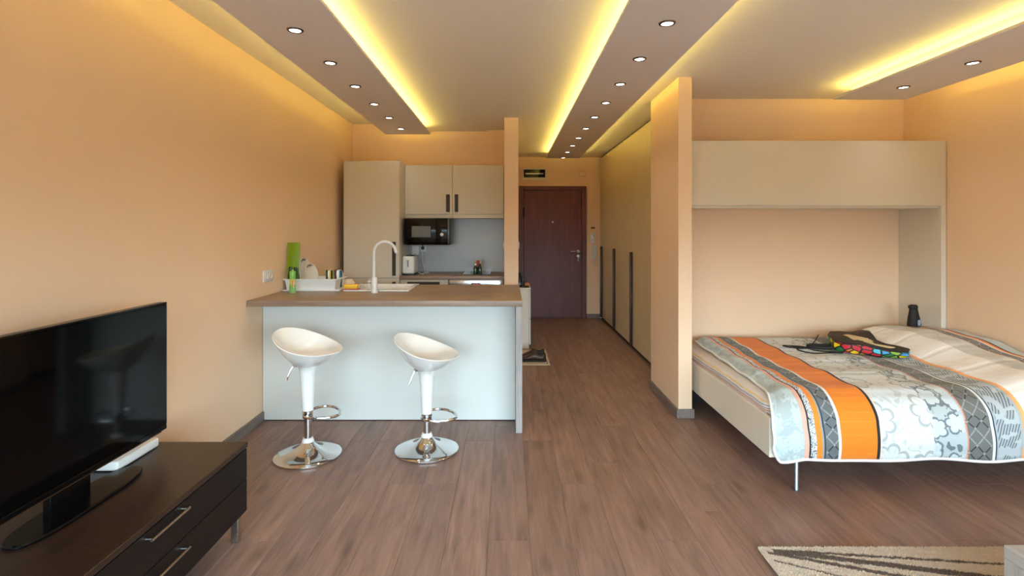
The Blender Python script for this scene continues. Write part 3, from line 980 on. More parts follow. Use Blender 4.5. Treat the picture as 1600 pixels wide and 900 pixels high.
# ------------------------------------------------------------------ bar stools
def make_stool(label, loc, rz):
    t = thing('bar_stool', label, 'stool', loc, 'white bar stools at the breakfast bar', rz)
    part('base', MB().lathe([(0.200, 0.0), (0.203, 0.004), (0.203, 0.010), (0.198, 0.014), (0.16, 0.020), (0.11, 0.031), (0.07, 0.050), (0.045, 0.073), (0.036, 0.088), (0.030, 0.092)], 56), m_chrome, t, world=False)
    part('base_collar', MB().lathe([(0.026, 0.086), (0.037, 0.088), (0.037, 0.096), (0.030, 0.112), (0.025, 0.114)], 28), m_stool, t, world=False)
    part('gas_lift', MB().lathe([(0.0235, 0.10), (0.0235, 0.30)], 28), m_chrome, t, world=False)
    fr = MB().lathe([(0.0238, 0.236), (0.032, 0.238), (0.032, 0.262), (0.0238, 0.264)], 28)
    part('clamp_ring', MB().lathe([(0.0238, 0.268), (0.0335, 0.269), (0.0335, 0.283), (0.030, 0.285)], 28), m_chrome, t, world=False)
    loop = []
    n = 28
    for i in range(n + 1):
        a = -PI * 0.92 + i * (2 * PI * 0.92) / n
        loop.append((0.082 + 0.112 * math.cos(a), 0.150 * math.sin(a) * (0.75 + 0.25 * math.cos(a)), 0.25))
    loop = [(0.0, loop[0][1] * 0.3 - 0.02, 0.25)] + loop + [(0.0, loop[-1][1] * 0.3 + 0.02, 0.25)]
    fr.tube(loop, 0.0085, 10)
    part('footrest', fr.mat4(Matrix.Rotation(0.95, 4, 'Z')), m_chrome, t, world=False)
    # seat shell and tapering column moulded in one piece; front (low lip) is +x
    n = 64
    def rim_z(a):
        c = math.cos(a)
        return 0.706 - 0.062 * c + 0.012 * c * c - 0.010 * math.sin(a) ** 2
    def rim_r(a):
        return 0.202 + 0.008 * math.cos(a) ** 2
    rings = []
    for r, z in ((0.0345, 0.285), (0.038, 0.36), (0.045, 0.47), (0.050, 0.525), (0.060, 0.565)):
        rings.append([(r * math.cos(2 * PI * i / n), r * math.sin(2 * PI * i / n), z) for i in range(n)])
    for q in range(1, 11):
        f = q / 10
        ring = []
        for i in range(n):
            a = 2 * PI * i / n
            R, Z = rim_r(a), rim_z(a)
            r = 0.060 + (R - 0.060) * (f ** 0.92)
            z = 0.565 + (Z - 0.565) * (0.48 * f + 0.52 * f ** 2.0)
            ring.append((r * math.cos(a), r * math.sin(a), z))
        rings.append(ring)
    ring = []
    for i in range(n):
        a = 2 * PI * i / n
        R, Z = rim_r(a) - 0.004, rim_z(a) + 0.004
        ring.append((R * math.cos(a), R * math.sin(a), Z))
    rings.append(ring)
    for q in range(1, 13):
        f = 1 - q / 12.0
        ring = []
        for i in range(n):
            a = 2 * PI * i / n
            R, Z = rim_r(a) - 0.009, rim_z(a)
            r = max(0.0005, R * f)
            cx = r * math.cos(a)
            base = 0.628 + 0.010 * sstep(0.02, 0.10, cx) - 0.012 * sstep(0.10, 0.2, cx)
            z = base + (Z - base) * (0.15 * f + 0.85 * f ** 2.6)
            ring.append((cx, r * math.sin(a), z))
        rings.append(ring)
    part('seat_shell', MB().ring_loft(rings), m_stool, t, world=False, smooth=60)
    lvm = Matrix.Rotation(0.35, 4, 'Z')
    lv = MB().cyl((-0.045, -0.035, 0.572), (-0.075, -0.055, 0.575), 0.009, 12)
    lv.tube([(-0.070, -0.052, 0.575), (-0.086, -0.060, 0.545), (-0.108, -0.068, 0.490)], [0.0055, 0.0055, 0.0065], 8)
    part('lever', lv.mat4(lvm), m_chrome, t, world=False)
    return t


st = make_stool('white bar stool with chrome foot beside the long orange wall', (-1.255, 3.29, 0), -0.32)
st2 = dup(st, (-0.522, 3.37, 0), 'white bar stool with chrome foot standing next to the hallway', -0.26)
for ch in st2.children:                      # this one is let down a little on its gas lift
    if ch.name.split('.')[0] in ('seat_shell', 'lever', 'footrest', 'clamp_ring'):
        ch.location.z = -0.048

# ------------------------------------------------------------------ hallway: shoe cabinet, mat, shoes
t = thing('shoe_cabinet', 'slim white shoe cabinet against the partition behind the breakfast bar', 'cabinet', (0.185, 6.5, 0))
part('carcass', MB().box(0.1055, 0.246, 6.205, 6.80, 0.0, 0.705, 0.002, 1), m_cream, t)
part('flap_door', MB().box(0.248, 0.266, 6.207, 6.798, 0.05, 0.35, 0.002, 1), m_white_panel, t)
part('flap_door', MB().box(0.248, 0.266, 6.207, 6.798, 0.355, 0.70, 0.002, 1), m_white_panel, t)
part('top', MB().box(0.1055, 0.268, 6.20, 6.805, 0.705, 0.722, 0.003, 1), m_cream, t)
t = thing('spray_can', 'tall black shoe spray can on the slim white cabinet', 'can', (0.135, 6.27, 0.722))
part('body', MB().lathe([(0.024, 0), (0.025, 0.003), (0.025, 0.12), (0.018, 0.132)], 22), m_black, t, world=False)
part('cap', MB().lathe([(0.020, 0.130), (0.020, 0.168), (0.015, 0.175), (0, 0.175)], 22), m_blackmatt, t, world=False)
part('label_band', MB().lathe([(0.0254, 0.03), (0.0254, 0.055)], 22, cap0=False, cap1=False), M('grey_blue_label', (120, 132, 150), 0.4), t, world=False)
t = thing('polish_bottle', 'short dark bottle beside the black spray can', 'bottle', (0.175, 6.33, 0.722))
part('body', MB().lathe([(0.020, 0), (0.020, 0.09), (0.012, 0.10), (0.011, 0.135), (0, 0.137)], 18), M('dark_slate_plastic', (36, 42, 46), 0.3), t, world=False)
t = thing('shoe_brush', 'small tan shoe brush lying on the slim white cabinet', 'brush', (0.222, 6.26, 0.722))
part('bristles', MB().box(-0.026, 0.026, -0.05, 0.05, 0.0, 0.026, 0.003), M('dark_bristle', (52, 34, 22), 0.9, bump=0.5), t, world=False)
part('handle', MB().box(-0.030, 0.030, -0.058, 0.058, 0.024, 0.052, 0.012, 3), M('tan_wood', (176, 122, 72), 0.5), t, world=False)

mg = NG('door_mat_weave')
sm = mg.sep(mg.coord())
ed = mg.math('MAXIMUM', mg.add(mg.math('ABSOLUTE', sm[0]), 0.18), mg.math('ABSOLUTE', sm[1]))
ln = mg.mul(mg.gt(ed, 0.308), mg.lt(ed, 0.316))
mg.set(col=mg.mix(ln, lin((206, 190, 162)), lin((90, 66, 50))), rough=0.9)
mg.bump(mg.noise(mg.coord(), 300.0, 2.0), 0.3, 0.002)
o = part('door_mat', MB().box(-0.16, 0.16, -0.34, 0.34, 0.0, 0.007, 0.002, 1), mg.m, world=False)
o.location = (0.278, 5.80, 0.0)
tag(o, 'beige door mat with dark border line under the brown shoes', 'mat')

m_leather = M('dark_brown_leather', (66, 44, 33), 0.42, var=0.2, scale=25, bump=0.15)
m_lining = M('shoe_lining', (22, 28, 26), 0.8)
m_sole = M('shoe_sole', (24, 18, 16), 0.7)
m_lace = M('shoe_lace', (66, 46, 38), 0.8)


def make_shoe(label, loc, rz):
    """toe points to -x, heel at +x"""
    t = thing('shoe', label, 'shoe', loc, 'brown lace-up shoes on the door mat', rz)
    def outline(u):                           # u 0 heel .. 1 toe : half width
        return 0.034 * (sstep(-0.02, 0.10, u)) + 0.012 * sstep(0.45, 0.72, u) - 0.046 * sstep(0.88, 1.02, u) * 0.9
    L = 0.285
    us = [0.0, 0.02, 0.06, 0.12, 0.2, 0.28, 0.36, 0.44, 0.52, 0.6, 0.68, 0.76, 0.84, 0.90, 0.95, 0.985, 1.0]
    n = 16
    rings, soles = [], []
    for u in us:
        w = max(0.006, outline(u))
        h = 0.088 - 0.016 * sstep(0.0, 0.25, u) + 0.030 * sstep(0.24, 0.40, u) - 0.030 * sstep(0.44, 0.66, u) - 0.024 * sstep(0.62, 0.88, u) - 0.022 * sstep(0.9, 1.0, u)
        if u == 0.0:
            h -= 0.02
        x = L * (0.5 - u)
        ring = []
        for i in range(n):
            a = 2 * PI * i / n
            c, s = math.cos(a), math.sin(a)
            ww = w * (abs(c) ** 0.8) * (1 if c >= 0 else -1) * (1.0 - 0.30 * max(0, s))
            ring.append((x, ww, 0.016 + (h - 0.016) * (0.5 + 0.5 * s)))
        rings.append(ring)
        soles.append((x, w + 0.004))
    part('upper', MB().ring_loft(rings), m_leather, t, world=False, smooth=60)
    out = [(a, b) for a, b in soles] + [(a, -b) for a, b in reversed(soles)]
    part('sole', MB().prism(out, 0.0, 0.020), m_sole, t, world=False)
    op = MB().ring_loft([[(0.088 + 0.042 * k * math.cos(2 * PI * i / 18), 0.021 * k * math.sin(2 * PI * i / 18), z + 0.012 * math.cos(2 * PI * i / 18) ** 2) for i in range(18)] for k, z in ((1.08, 0.066), (1.06, 0.079), (0.92, 0.079), (0.8, 0.070))])
    part('collar_lining', op, m_lining, t, world=False)
    lc = MB()
    for k in range(4):
        x = 0.018 - k * 0.018
        z = 0.094 - k * 0.010
        lc.tube(smooth_path([(x + 0.004, -0.026, z - 0.012), (x, -0.012, z + 0.001), (x - 0.003, 0.0, z + 0.004), (x, 0.012, z + 0.001), (x + 0.004, 0.026, z - 0.012)], 3), 0.0028, 6)
    lc.tube(smooth_path([(0.012, 0, 0.102), (0.0, -0.022, 0.104), (-0.012, -0.036, 0.082), (0.004, -0.030, 0.088), (0.014, -0.008, 0.102)], 4), 0.0026, 6)
    lc.tube(smooth_path([(0.012, 0, 0.102), (-0.008, -0.025, 0.100), (-0.012, -0.042, 0.055), (-0.006, -0.046, 0.030)], 4), 0.0024, 6)
    part('laces', lc, m_lace, t, world=False)
    return t


sh = make_shoe('dark brown laced shoe on the front half of the door mat', (0.262, 5.60, 0.007), math.radians(-4))
dup(sh, (0.262, 5.745, 0.007), 'dark brown laced shoe behind the other one on the door mat', math.radians(10))

# ------------------------------------------------------------------ bed cabinet and fold-down bed
CFY = 4.152
t = thing('bed_cabinet', 'cream surround cabinet of the fold-down bed against the alcove wall', 'cabinet', (2.4, BY, 0))
part('side_panel', MB().box(3.427, 3.466, CFY, BY - 0.001, 0.0, 2.114, 0.002, 1), m_cream, t)
part('side_panel', MB().box(1.383, 1.420, CFY, BY - 0.001, 0.0, 2.114, 0.002, 1), m_cream, t)
hd = part('header_box', MB().box(1.420, 3.427, CFY + 0.022, BY - 0.001, 1.585, 2.112), m_cream, t)
part('header_door', MB().box(1.386, 3.464, CFY - 0.001, CFY + 0.020, 1.604, 2.117, 0.002, 1), m_cream_hi, t)
part('hinge', MB().box(1.40, 1.455, CFY + 0.002, CFY + 0.02, 1.592, 1.602), m_blackmatt, t)

BX0, BX1, BF = 1.432, 3.415, 2.877
t = thing('wall_bed', 'white fold-down bed frame on a slim steel leg in the alcove', 'bed', (2.42, 3.5, 0))
part('side_rail', MB().box(BX0, BX0 + 0.022, BF, 4.44, 0.166, 0.383, 0.002, 1), m_bedwhite, t)
part('side_rail', MB().box(BX1 - 0.022, BX1, BF, 4.44, 0.166, 0.383, 0.002, 1), m_bedwhite, t)
part('foot_rail', MB().box(BX0 + 0.022, BX1 - 0.022, BF, BF + 0.022, 0.166, 0.383, 0.002, 1), m_bedwhite, t)
part('head_rail', MB().box(BX0 + 0.022, BX1 - 0.022, 4.418, 4.44, 0.166, 0.383, 0.002, 1), m_bedwhite, t)
part('base_board', MB().box(BX0 + 0.022, BX1 - 0.022, BF + 0.022, 4.418, 0.166, 0.186), m_bedwhite, t)
for xx in (1.575, 3.27):
    part('leg', MB().tube([(xx + 0.012, BF + 0.012, 0.170), (xx - 0.012, BF - 0.030, 0.004)], 0.0125, 12).lathe([(0.012, 0.0), (0.012, 0.006)], 14, c=(xx - 0.012, BF - 0.030, 0)), m_leg, t)
part('pivot_plinth', MB().box(BX0, BX1, 4.30, 4.44, 0.0, 0.165), m_dark_gap, t)

# mattress with a striped sheet
MZ = 0.455
g = NG('striped_sheet')
o_ = g.coord('Object')
s_ = g.sep(o_)
zz = g.add(s_[2], g.mul(g.sub(g.noise(o_, 7.0, 1.0), 0.5), 0.016))
base = g.mix(g.noise(o_, 9.0, 3.0), lin((206, 198, 198)), lin((226, 220, 216)))
def zline(c, w): return g.lt(g.math('ABSOLUTE', g.sub(zz, c)), w)
c_ = g.mix(zline(0.395 - 0.19, 0.003), base, lin((226, 128, 70)))
c_ = g.mix(zline(0.408 - 0.19, 0.002), c_, lin((140, 110, 100)))
c_ = g.mix(zline(0.424 - 0.19, 0.002), c_, lin((128, 126, 128)))
c_ = g.mix(zline(0.441 - 0.19, 0.0035), c_, lin((226, 190, 120)))
g.set(col=c_, rough=0.9)
g.bump(g.noise(o_, 26.0, 3.0), 0.3, 0.01)
def matt_side(mb):
    n = 60
    rings = []
    x0, x1, y0, y1 = BX0 + 0.026, BX1 - 0.026, BF + 0.066, 4.412
    for zq, ins in ((0.19, 0.004), (0.36, 0.0), (0.385, -0.002), (0.41, -0.012), (0.430, -0.010), (0.446, 0.002), (MZ, 0.03)):
        ring = []
        for sx_, sy_, a0 in ((1, 1, 0), (-1, 1, 1), (-1, -1, 2), (1, -1, 3)):
            for q in range(5):
                a = (a0 + q / 4) * PI / 2
                R = 0.05
                cx = (x1 - R - ins) if sx_ > 0 else (x0 + R + ins)
                cy = (y1 - R) if sy_ > 0 else (y0 + R + max(0.0, ins))
                ring.append((cx + R * math.cos(a), cy + R * math.sin(a), zq))
        rings.append(ring)
    return mb.ring_loft(rings)
mt = part('mattress', matt_side(MB()), g.m, smooth=50)
mt.data.transform(Matrix.Translation((-2.42, -3.5, -0.19)))
mt.location = (2.42, 3.5, 0.19)
tag(mt, 'mattress in a pale sheet with orange and grey piping lines', 'mattress')

# duvet ---------------------------------------------------------------
STRIPES = [
    (1.400, (178, 190, 193)), (1.594, (236, 178, 158)), (1.620, (34, 31, 32)), (1.630, (122, 130, 138)), (1.660, (238, 140, 48)),
    (1.686, (146, 162, 170)), (1.699, (44, 52, 66)), (1.705, (104, 110, 114)), (1.778, (236, 230, 228)), (1.793, (238, 132, 22)),
    (1.984, (30, 26, 24)), (2.003, (234, 220, 214)), (2.016, (226, 231, 232)), (2.300, (188, 199, 202)), (2.466, (232, 150, 122)),
    (2.476, (112, 114, 113)), (2.601, (236, 238, 236)), (2.619, (38, 46, 74)), (2.630, (176, 186, 192)), (2.775, (248, 176, 112)),
    (2.800, (248, 245, 240)), (3.020, (204, 204, 200)), (3.170, (232, 196, 180)), (3.180, (120, 114, 110)), (3.262, (232, 228, 224)),
    (3.275, (238, 140, 48)), (3.300, (40, 34, 32)), (3.310, (190, 196, 198))]
U0, U1 = 1.40, 3.42


def duvet_material():
    g = NG('printed_duvet')
    uv = g.coord('UV')
    s = g.sep(uv)
    u, v = s[0], s[1]
    wob = g.mul(g.sub(g.noise(uv, 6.0, 2.0), 0.5), 0.006)
    uu = g.add(u, wob)
    f = g.mul(g.sub(uu, U0), 1.0 / (U1 - U0))
    col = g.ramp(f, [((a - U0) / (U1 - U0), lin(c)) for a, c in STRIPES], 'CONSTANT')

    def band(a, b): return g.mul(g.gt(uu, a), g.lt(uu, b))

    def flowers(scale, rand, off, R, petals, thin, rag=0.16):
        p = g.vadd(g.vscale(uv, (scale, scale, 0)), off)
        vo = g.vor(p, 1.0, rand=rand)
        d = g.n('ShaderNodeVectorMath')
        d.operation = 'SUBTRACT'
        g.put(d.inputs[0], p)
        g.put(d.inputs[1], vo['Position'])
        q = g.sep(d.outputs[0])
        r = vo['Distance']
        a = g.math('ARCTAN2', q[1], q[0])
        nz = g.mul(g.sub(g.noise(p, 3.5, 2.0), 0.5), rag)
        lobe = g.math('POWER', g.math('ABSOLUTE', g.math('SINE', g.mul(a, petals / 2.0))), 0.55)
        pet = g.add(g.math('MULTIPLY_ADD', lobe, 0.13, R - 0.09), nz)
        inside = g.lt(r, pet)
        ring = g.mul(inside, g.gt(r, g.sub(pet, thin)))
        veins = g.mul(g.mul(inside, g.gt(g.math('SINE', g.mul(a, petals * 2)), 0.75)), g.gt(r, 0.10))
        core = g.lt(r, 0.075)
        return inside, ring, veins, core

    def scrolls(scale, w, off):
        n = g.noise(g.vadd(g.vscale(uv, (1, 1, 0)), off), scale, 1.0, 0.4, 1.2)
        fr = g.math('FRACT', g.mul(n, 9.0))
        return g.lt(g.math('ABSOLUTE', g.sub(fr, 0.5)), w)

    # pale flowers on the grey-blue border
    i1, r1, v1, c1 = flowers(7.0, 0.55, (0.3, 0.2, 0), 0.36, 6.0, 0.12)
    m1 = g.math('MAXIMUM', g.mul(i1, g.sub(1.0, g.mul(v1, 0.8))), g.mul(scrolls(7.0, 0.10, (3, 1, 0)), 0.8))
    col = g.mix(g.mul(g.mul(band(1.40, 1.594), m1), 0.6), col, lin((212, 228, 228)))
    # white scrolls on the narrow black and white band
    ms = g.mul(band(1.630, 1.660), scrolls(26.0, 0.27, (5, 2, 0)))
    col = g.mix(ms, col, lin((236, 238, 240)))
    # grey outlined flowers on the wide white band
    i2, r2, v2, c2 = flowers(3.7, 0.30, (0.62, 0.35, 0), 0.37, 7.0, 0.06, 0.07)
    leafn = g.step(g.noise(g.vscale(uv, (1, 1, 0)), 13.0, 2.0, 0.5, 0.8), 0.60, 0.66)
    lv = g.mul(g.math('MAXIMUM', g.mul(scrolls(3.4, 0.022, (8, 4, 0)), 0.7), g.mul(leafn, 0.55)), g.sub(1.0, i2))
    m2 = g.math('MAXIMUM', g.math('MAXIMUM', r2, g.mul(v2, 0.35)), g.math('MAXIMUM', g.mul(c2, 0.6), lv))
    col = g.mix(g.mul(g.mul(band(2.016, 2.320), m2), 0.62), col, lin((140, 147, 151)))
    # white roses with dark leaves on the grey band
    i3, r3, v3, c3 = flowers(7.0, 0.6, (0.1, 0.75, 0), 0.40, 5.0, 0.08)
    col = g.mix(g.mul(g.mul(band(2.300, 2.466), i3), 0.75), col, lin((216, 224, 227)))
    dk = g.math('MAXIMUM', r3, g.mul(g.lt(g.noise(uv, 22.0, 1.0), 0.40), g.sub(1.0, i3)))
    col = g.mix(g.mul(g.mul(band(2.300, 2.45), dk), 0.85), col, lin((92, 104, 116)))
    # the pale floral near the pillows
    col = g.mix(g.mul(g.mul(band(3.02, 3.17), i3), 0.5), col, lin((228, 228, 224)))

    # diagonal dashes on the dark grey bands
    def dashes(k, wd, off):
        p = g.mul(g.add(u, v), k)
        q = g.mul(g.sub(u, v), k)
        fp = g.math('FRACT', g.add(p, off))
        fq = g.math('FRACT', g.add(q, off))
        d1 = g.mul(g.lt(g.math('ABSOLUTE', g.sub(fp, 0.5)), wd), g.gt(g.math('ABSOLUTE', g.sub(fq, 0.5)), 0.16))
        d2 = g.mul(g.lt(g.math('ABSOLUTE', g.sub(fq, 0.5)), wd), g.gt(g.math('ABSOLUTE', g.sub(fp, 0.5)), 0.16))
        alt = g.gt(g.math('FRACT', g.add(g.mul(v, k * 0.5), 0.25)), 0.5)
        dot = g.mul(g.lt(g.math('ABSOLUTE', g.sub(fp, 0.5)), 0.10), g.lt(g.math('ABSOLUTE', g.sub(fq, 0.5)), 0.10))
        return g.math('MAXIMUM', d1, d2), alt, dot

    geo = g.math('MAXIMUM', g.math('MAXIMUM', band(1.712, 1.778), band(2.476, 2.601)), band(3.18, 3.262))
    dd_, alt, dot = dashes(13.0, 0.055, 0.2)
    dk = g.mul(dd_, alt)
    lt = g.math('MAXIMUM', g.mul(dd_, g.sub(1.0, alt)), dot)
    col = g.mix(g.mul(g.mul(geo, dk), 0.9), col, lin((26, 27, 32)))
    col = g.mix(g.mul(g.mul(geo, lt), 0.6), col, lin((178, 182, 184)))
    # broken slanted strokes on the grey-blue band
    p = g.math('FRACT', g.mul(g.add(u, g.mul(v, 0.45)), 62.0))
    br = g.gt(g.noise(uv, 15.0, 1.0), 0.47)
    stk = g.mul(g.mul(g.lt(p, 0.36), br), band(2.640, 2.768))
    col = g.mix(g.mul(stk, 0.85), col, lin((66, 72, 84)))
    col = g.mix(g.mul(g.mul(g.sub(1.0, br), band(2.640, 2.768)), 0.5), col, lin((206, 212, 216)))
    # satin crinkle of the orange band
    cr = g.noise(g.vscale(uv, (3.0, 60.0, 0)), 1.0, 4.0, 0.6)
    org = g.math('MAXIMUM', band(1.793, 1.986), g.mul(band(2.8, 3.02), 0.15))
    col = g.mix(g.mul(g.mul(org, g.step(cr, 0.5, 0.75)), 0.35), col, lin((250, 168, 70)))
    col = g.mix(g.mul(g.lt(uu, 2.79), 0.12), col, (0.0, 0.0, 0.0))  # colour darkened to hold down the daylight; shaded pillow side kept brighter
    g.set(col=col, rough=0.82, sheen=0.1)
    quilt = g.mul(g.math('ABSOLUTE', g.sub(g.math('FRACT', g.mul(v, 3.1)), 0.5)), 2.0)
    seam = g.step(quilt, 0.0, 0.22)
    h = g.add(g.add(g.mul(g.noise(uv, 13.0, 3.0), 0.8), g.mul(seam, 0.7)), g.mul(g.mul(cr, org), 0.8))
    g.bump(h, 0.45, 0.012)
    return g.m


def duvet_pt(u, v, lift=0.0):
    """u: metres across the stripes, v: metres from the wall end towards and over the foot"""
    Y1, ZT = 4.42, 0.508
    vt = 1.385                                # flat part
    foot_y = BF - 0.040
    bump = 0.140 * sstep(2.68, 3.10, u) * (0.80 + 0.20 * math.cos((v - 0.45) * 4.6)) * (1 - 0.35 * sstep(1.25, 1.55, v))
    wr = 0.010 * mnoise.noise(Vector((u * 3.2, v * 3.2, 0.3))) + 0.006 * mnoise.noise(Vector((u * 8, v * 5, 2.1)))
    wr += 0.007 * math.sin(v * 19.0) * 0.6
    zt = ZT + bump + wr
    zt -= 0.028 * (1 - sstep(1.42, 1.56, u))  # lies low at the open border
    hem = 0.176 + 0.006 * math.sin(u * 9) - 0.020 * (1 - sstep(1.50, 1.62, u))
    hem += 0.075 * max(0.0, (1.475 - u) / 0.047) ** 2
    R = 0.155
    if v <= vt:
        y, z = Y1 - v, zt
        y0 = Y1 - vt
        nrm = (0, 0, 1)
    else:
        w = v - vt
        y0 = Y1 - vt
        qa = R * PI / 2
        Ry = y0 - foot_y
        if w < qa:
            a = w / R
            y = y0 - Ry * math.sin(a)
            z = zt - 0.14 * (1 - math.cos(a))
            nrm = (0, -math.sin(a), math.cos(a))
        else:
            k = min(1.0, (w - qa) / 0.175)
            y = foot_y - 0.012 * math.sin(k * PI) + 0.008 * math.sin(u * 14.0) * k
            z = (zt - 0.14) + (hem - (zt - 0.14)) * k
            nrm = (0, -1, 0)
    skew = 0.036 * max(0.0, y - foot_y)
    xx = u + skew + 0.010 * mnoise.noise(Vector((v * 4.0, u * 2.0, 7.7)))
    # the border slides off the mattress edge only at the foot corner
    pull = 1 - sstep(1.40, 1.60, u)
    xx += 0.080 * pull * (1 - sstep(1.20, 1.62, v)) + 0.012 * pull
    return Vector((xx, y + nrm[1] * lift, z + nrm[2] * lift))


VL = 1.385 + 0.155 * PI / 2 + 0.175
us = [U0 + 0.028 + (3.395 - U0 - 0.028) * i / 150 for i in range(151)]
vs = [VL * j / 84 for j in range(85)]
top = MB().grid(lambda a, b: duvet_pt(a, b), us, vs, lambda a, b: (a, b))
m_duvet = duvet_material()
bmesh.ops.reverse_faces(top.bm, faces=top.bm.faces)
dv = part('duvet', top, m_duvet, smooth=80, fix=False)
tag(dv, 'striped patterned duvet in orange, grey and white spread over the bed', 'duvet')
so_ = dv.modifiers.new('thickness', 'SOLIDIFY')
so_.thickness = 0.022
so_.offset = -1.0
edge = [duvet_pt(us[0], v) for v in vs] + [duvet_pt(u, vs[-1]) for u in us[1:]]
edge = [Vector((p.x, p.y, p.z - 0.006)) for p in edge]
part('piping', MB().tube(edge, 0.0075, 7), M('white_piping', (236, 234, 230), 0.8), dv)


def bed_z(x, y):
    v = 4.42 - y
    u = x - 0.036 * (y - BF + 0.04)
    return duvet_pt(u, v).z


# patchwork bag on the bed
bo = [(2.425, 3.90), (2.455, 3.835), (2.60, 3.745), (2.78, 3.655), (2.815, 3.69), (2.80, 3.82), (2.775, 3.95), (2.835, 4.12), (2.825, 4.20), (2.70, 4.25), (2.60, 4.24), (2.50, 4.10)]
t = thing('bag', 'flat black bag with cream top panel and multicoloured patchwork side on the bed', 'bag', (2.62, 3.95, bed_z(2.62, 3.95)))


def bag_h(x, y):
    return 0.080 - 0.034 * sstep(2.48, 2.82, x) * (1 - sstep(3.75, 4.2, y))


def bag_base(x, y):
    return bed_z(x, y) + 0.006


def dens(P, k=4):
    out = []
    for i, p in enumerate(P):
        q = P[(i + 1) % len(P)]
        for j in range(k):
            f = j / k
            out.append((p[0] + (q[0] - p[0]) * f, p[1] + (q[1] - p[1]) * f))
    return out


bc = (2.65, 3.98)
bd = dens(bo)
gb = NG('patchwork_side')
uvb = gb.coord('UV')
vv = gb.vor(gb.vscale(uvb, (17.0, 24.0, 0)), 1.0, rand=0.85)
ve = gb.vor(gb.vscale(uvb, (17.0, 24.0, 0)), 1.0, feature='DISTANCE_TO_EDGE', rand=0.85)
sr = gb.n('ShaderNodeSeparateColor')
gb.put(sr.inputs[0], vv['Color'])
pc = gb.ramp(sr.outputs[0], [(0.0, lin((238, 196, 20))), (0.2, lin((60, 150, 200))), (0.36, lin((130, 168, 40))), (0.52, lin((196, 30, 44))), (0.68, lin((80, 190, 214))), (0.82, lin((40, 120, 70))), (0.92, lin((226, 120, 30)))], 'CONSTANT')
gb.set(col=gb.mix(gb.step(ve['Distance'], 0.08, 0.12), lin((14, 13, 16)), pc), rough=0.6)
side = MB()
lay = side.bm.loops.layers.uv.verify()
lens = [0.0]
for a, b in zip(bd, bd[1:] + bd[:1]):
    lens.append(lens[-1] + math.hypot(a[0] - b[0], a[1] - b[1]))
lv_ = (0.10, 0.55, 1.0)
V = [[side.bm.verts.new((x + (x - bc[0]) * off, y + (y - bc[1]) * off, bag_base(x, y) + f * (bag_h(x, y) - 0.012))) for (x, y) in bd + bd[:1]] for f, off in zip((0.0, 0.5, 1.0), (-0.02, 0.025, 0.0))]
for i in range(len(bd)):
    for j in range(2):
        f = side.bm.faces.new((V[j][i], V[j][i + 1], V[j + 1][i + 1], V[j + 1][i]))
        for lp, (a, b) in zip(f.loops, ((i, j), (i + 1, j), (i + 1, j + 1), (i, j + 1))):
            lp[lay].uv = (lens[a], 0.04 * b)
part('patchwork_side', side, gb.m, t)


def bag_ring(sc, dz):
    return [(bc[0] + (x - bc[0]) * sc, bc[1] + (y - bc[1]) * sc, bag_base(x, y) + bag_h(x, y) + dz) for x, y in bd]


tp = MB().ring_loft([bag_ring(1.0, -0.014), bag_ring(1.03, -0.006), bag_ring(1.0, 0.0), bag_ring(0.85, 0.005), bag_ring(0.45, 0.008), bag_ring(0.05, 0.008)])
part('top_flap', tp, M('dark_brown_fabric', (52, 40, 36), 0.75, bump=0.2), t, smooth=50)
part('bottom', MB().ring_loft([bag_ring(0.98, -0.074), bag_ring(1.0, -0.066), bag_ring(0.5, -0.066)]), m_blackmatt, t)
ip = [(2.545, 3.87), (2.62, 3.785), (2.735, 3.725), (2.765, 3.73), (2.74, 3.86), (2.705, 3.96), (2.62, 4.05), (2.565, 4.02)]
ip = dens(ip, 3)
ic = (sum(p[0] for p in ip) / len(ip), sum(p[1] for p in ip) / len(ip))
def ip_ring(sc, dz): return [(ic[0] + (x - ic[0]) * sc, ic[1] + (y - ic[1]) * sc, bag_base(x, y) + bag_h(x, y) + dz) for x, y in ip]
part('cream_panel', MB().ring_loft([ip_ring(1.0, 0.002), ip_ring(0.98, 0.0105), ip_ring(0.4, 0.012), ip_ring(0.02, 0.012)]), M('cream_canvas', (206, 188, 146), 0.8, bump=0.2), t)
hp = [(2.43, 3.92), (2.40, 3.90), (2.33, 3.93), (2.28, 3.98), (2.31, 4.01), (2.40, 3.98), (2.47, 3.98)]
hh_ = [(x, y, bed_z(x, y) + 0.022) for x, y in hp]
part('carry_strap', MB().tube(smooth_path(hh_, 6), 0.014, 8), m_blackmatt, t)

cbl = [[(2.46, 4.16, 0.075), (2.36, 4.06, 0.03), (2.24, 3.98, 0.006), (2.18, 3.99, 0.006), (2.17, 4.03, 0.006), (2.24, 4.01, 0.006), (2.30, 3.93, 0.006), (2.36, 3.86, 0.006), (2.45, 3.84, 0.006)],
       [(2.27, 3.97, 0.008), (2.18, 3.96, 0.006), (2.19, 3.89, 0.006), (2.26, 3.83, 0.006), (2.36, 3.82, 0.006), (2.43, 3.815, 0.006)],
       [(2.24, 3.985, 0.010), (2.15, 4.01, 0.006), (2.13, 4.07, 0.006), (2.20, 4.05, 0.006), (2.27, 4.0, 0.008)]]
cm = MB()
for c in cbl:
    cm.tube([(p.x, p.y, bed_z(p.x, p.y) + max(0.005, p.z)) for p in smooth_path(c, 6)], 0.0042, 6)
tag(part('cable', cm, m_blackmatt), 'thin black cable lying in loops on the duvet beside the bag', 'cable')

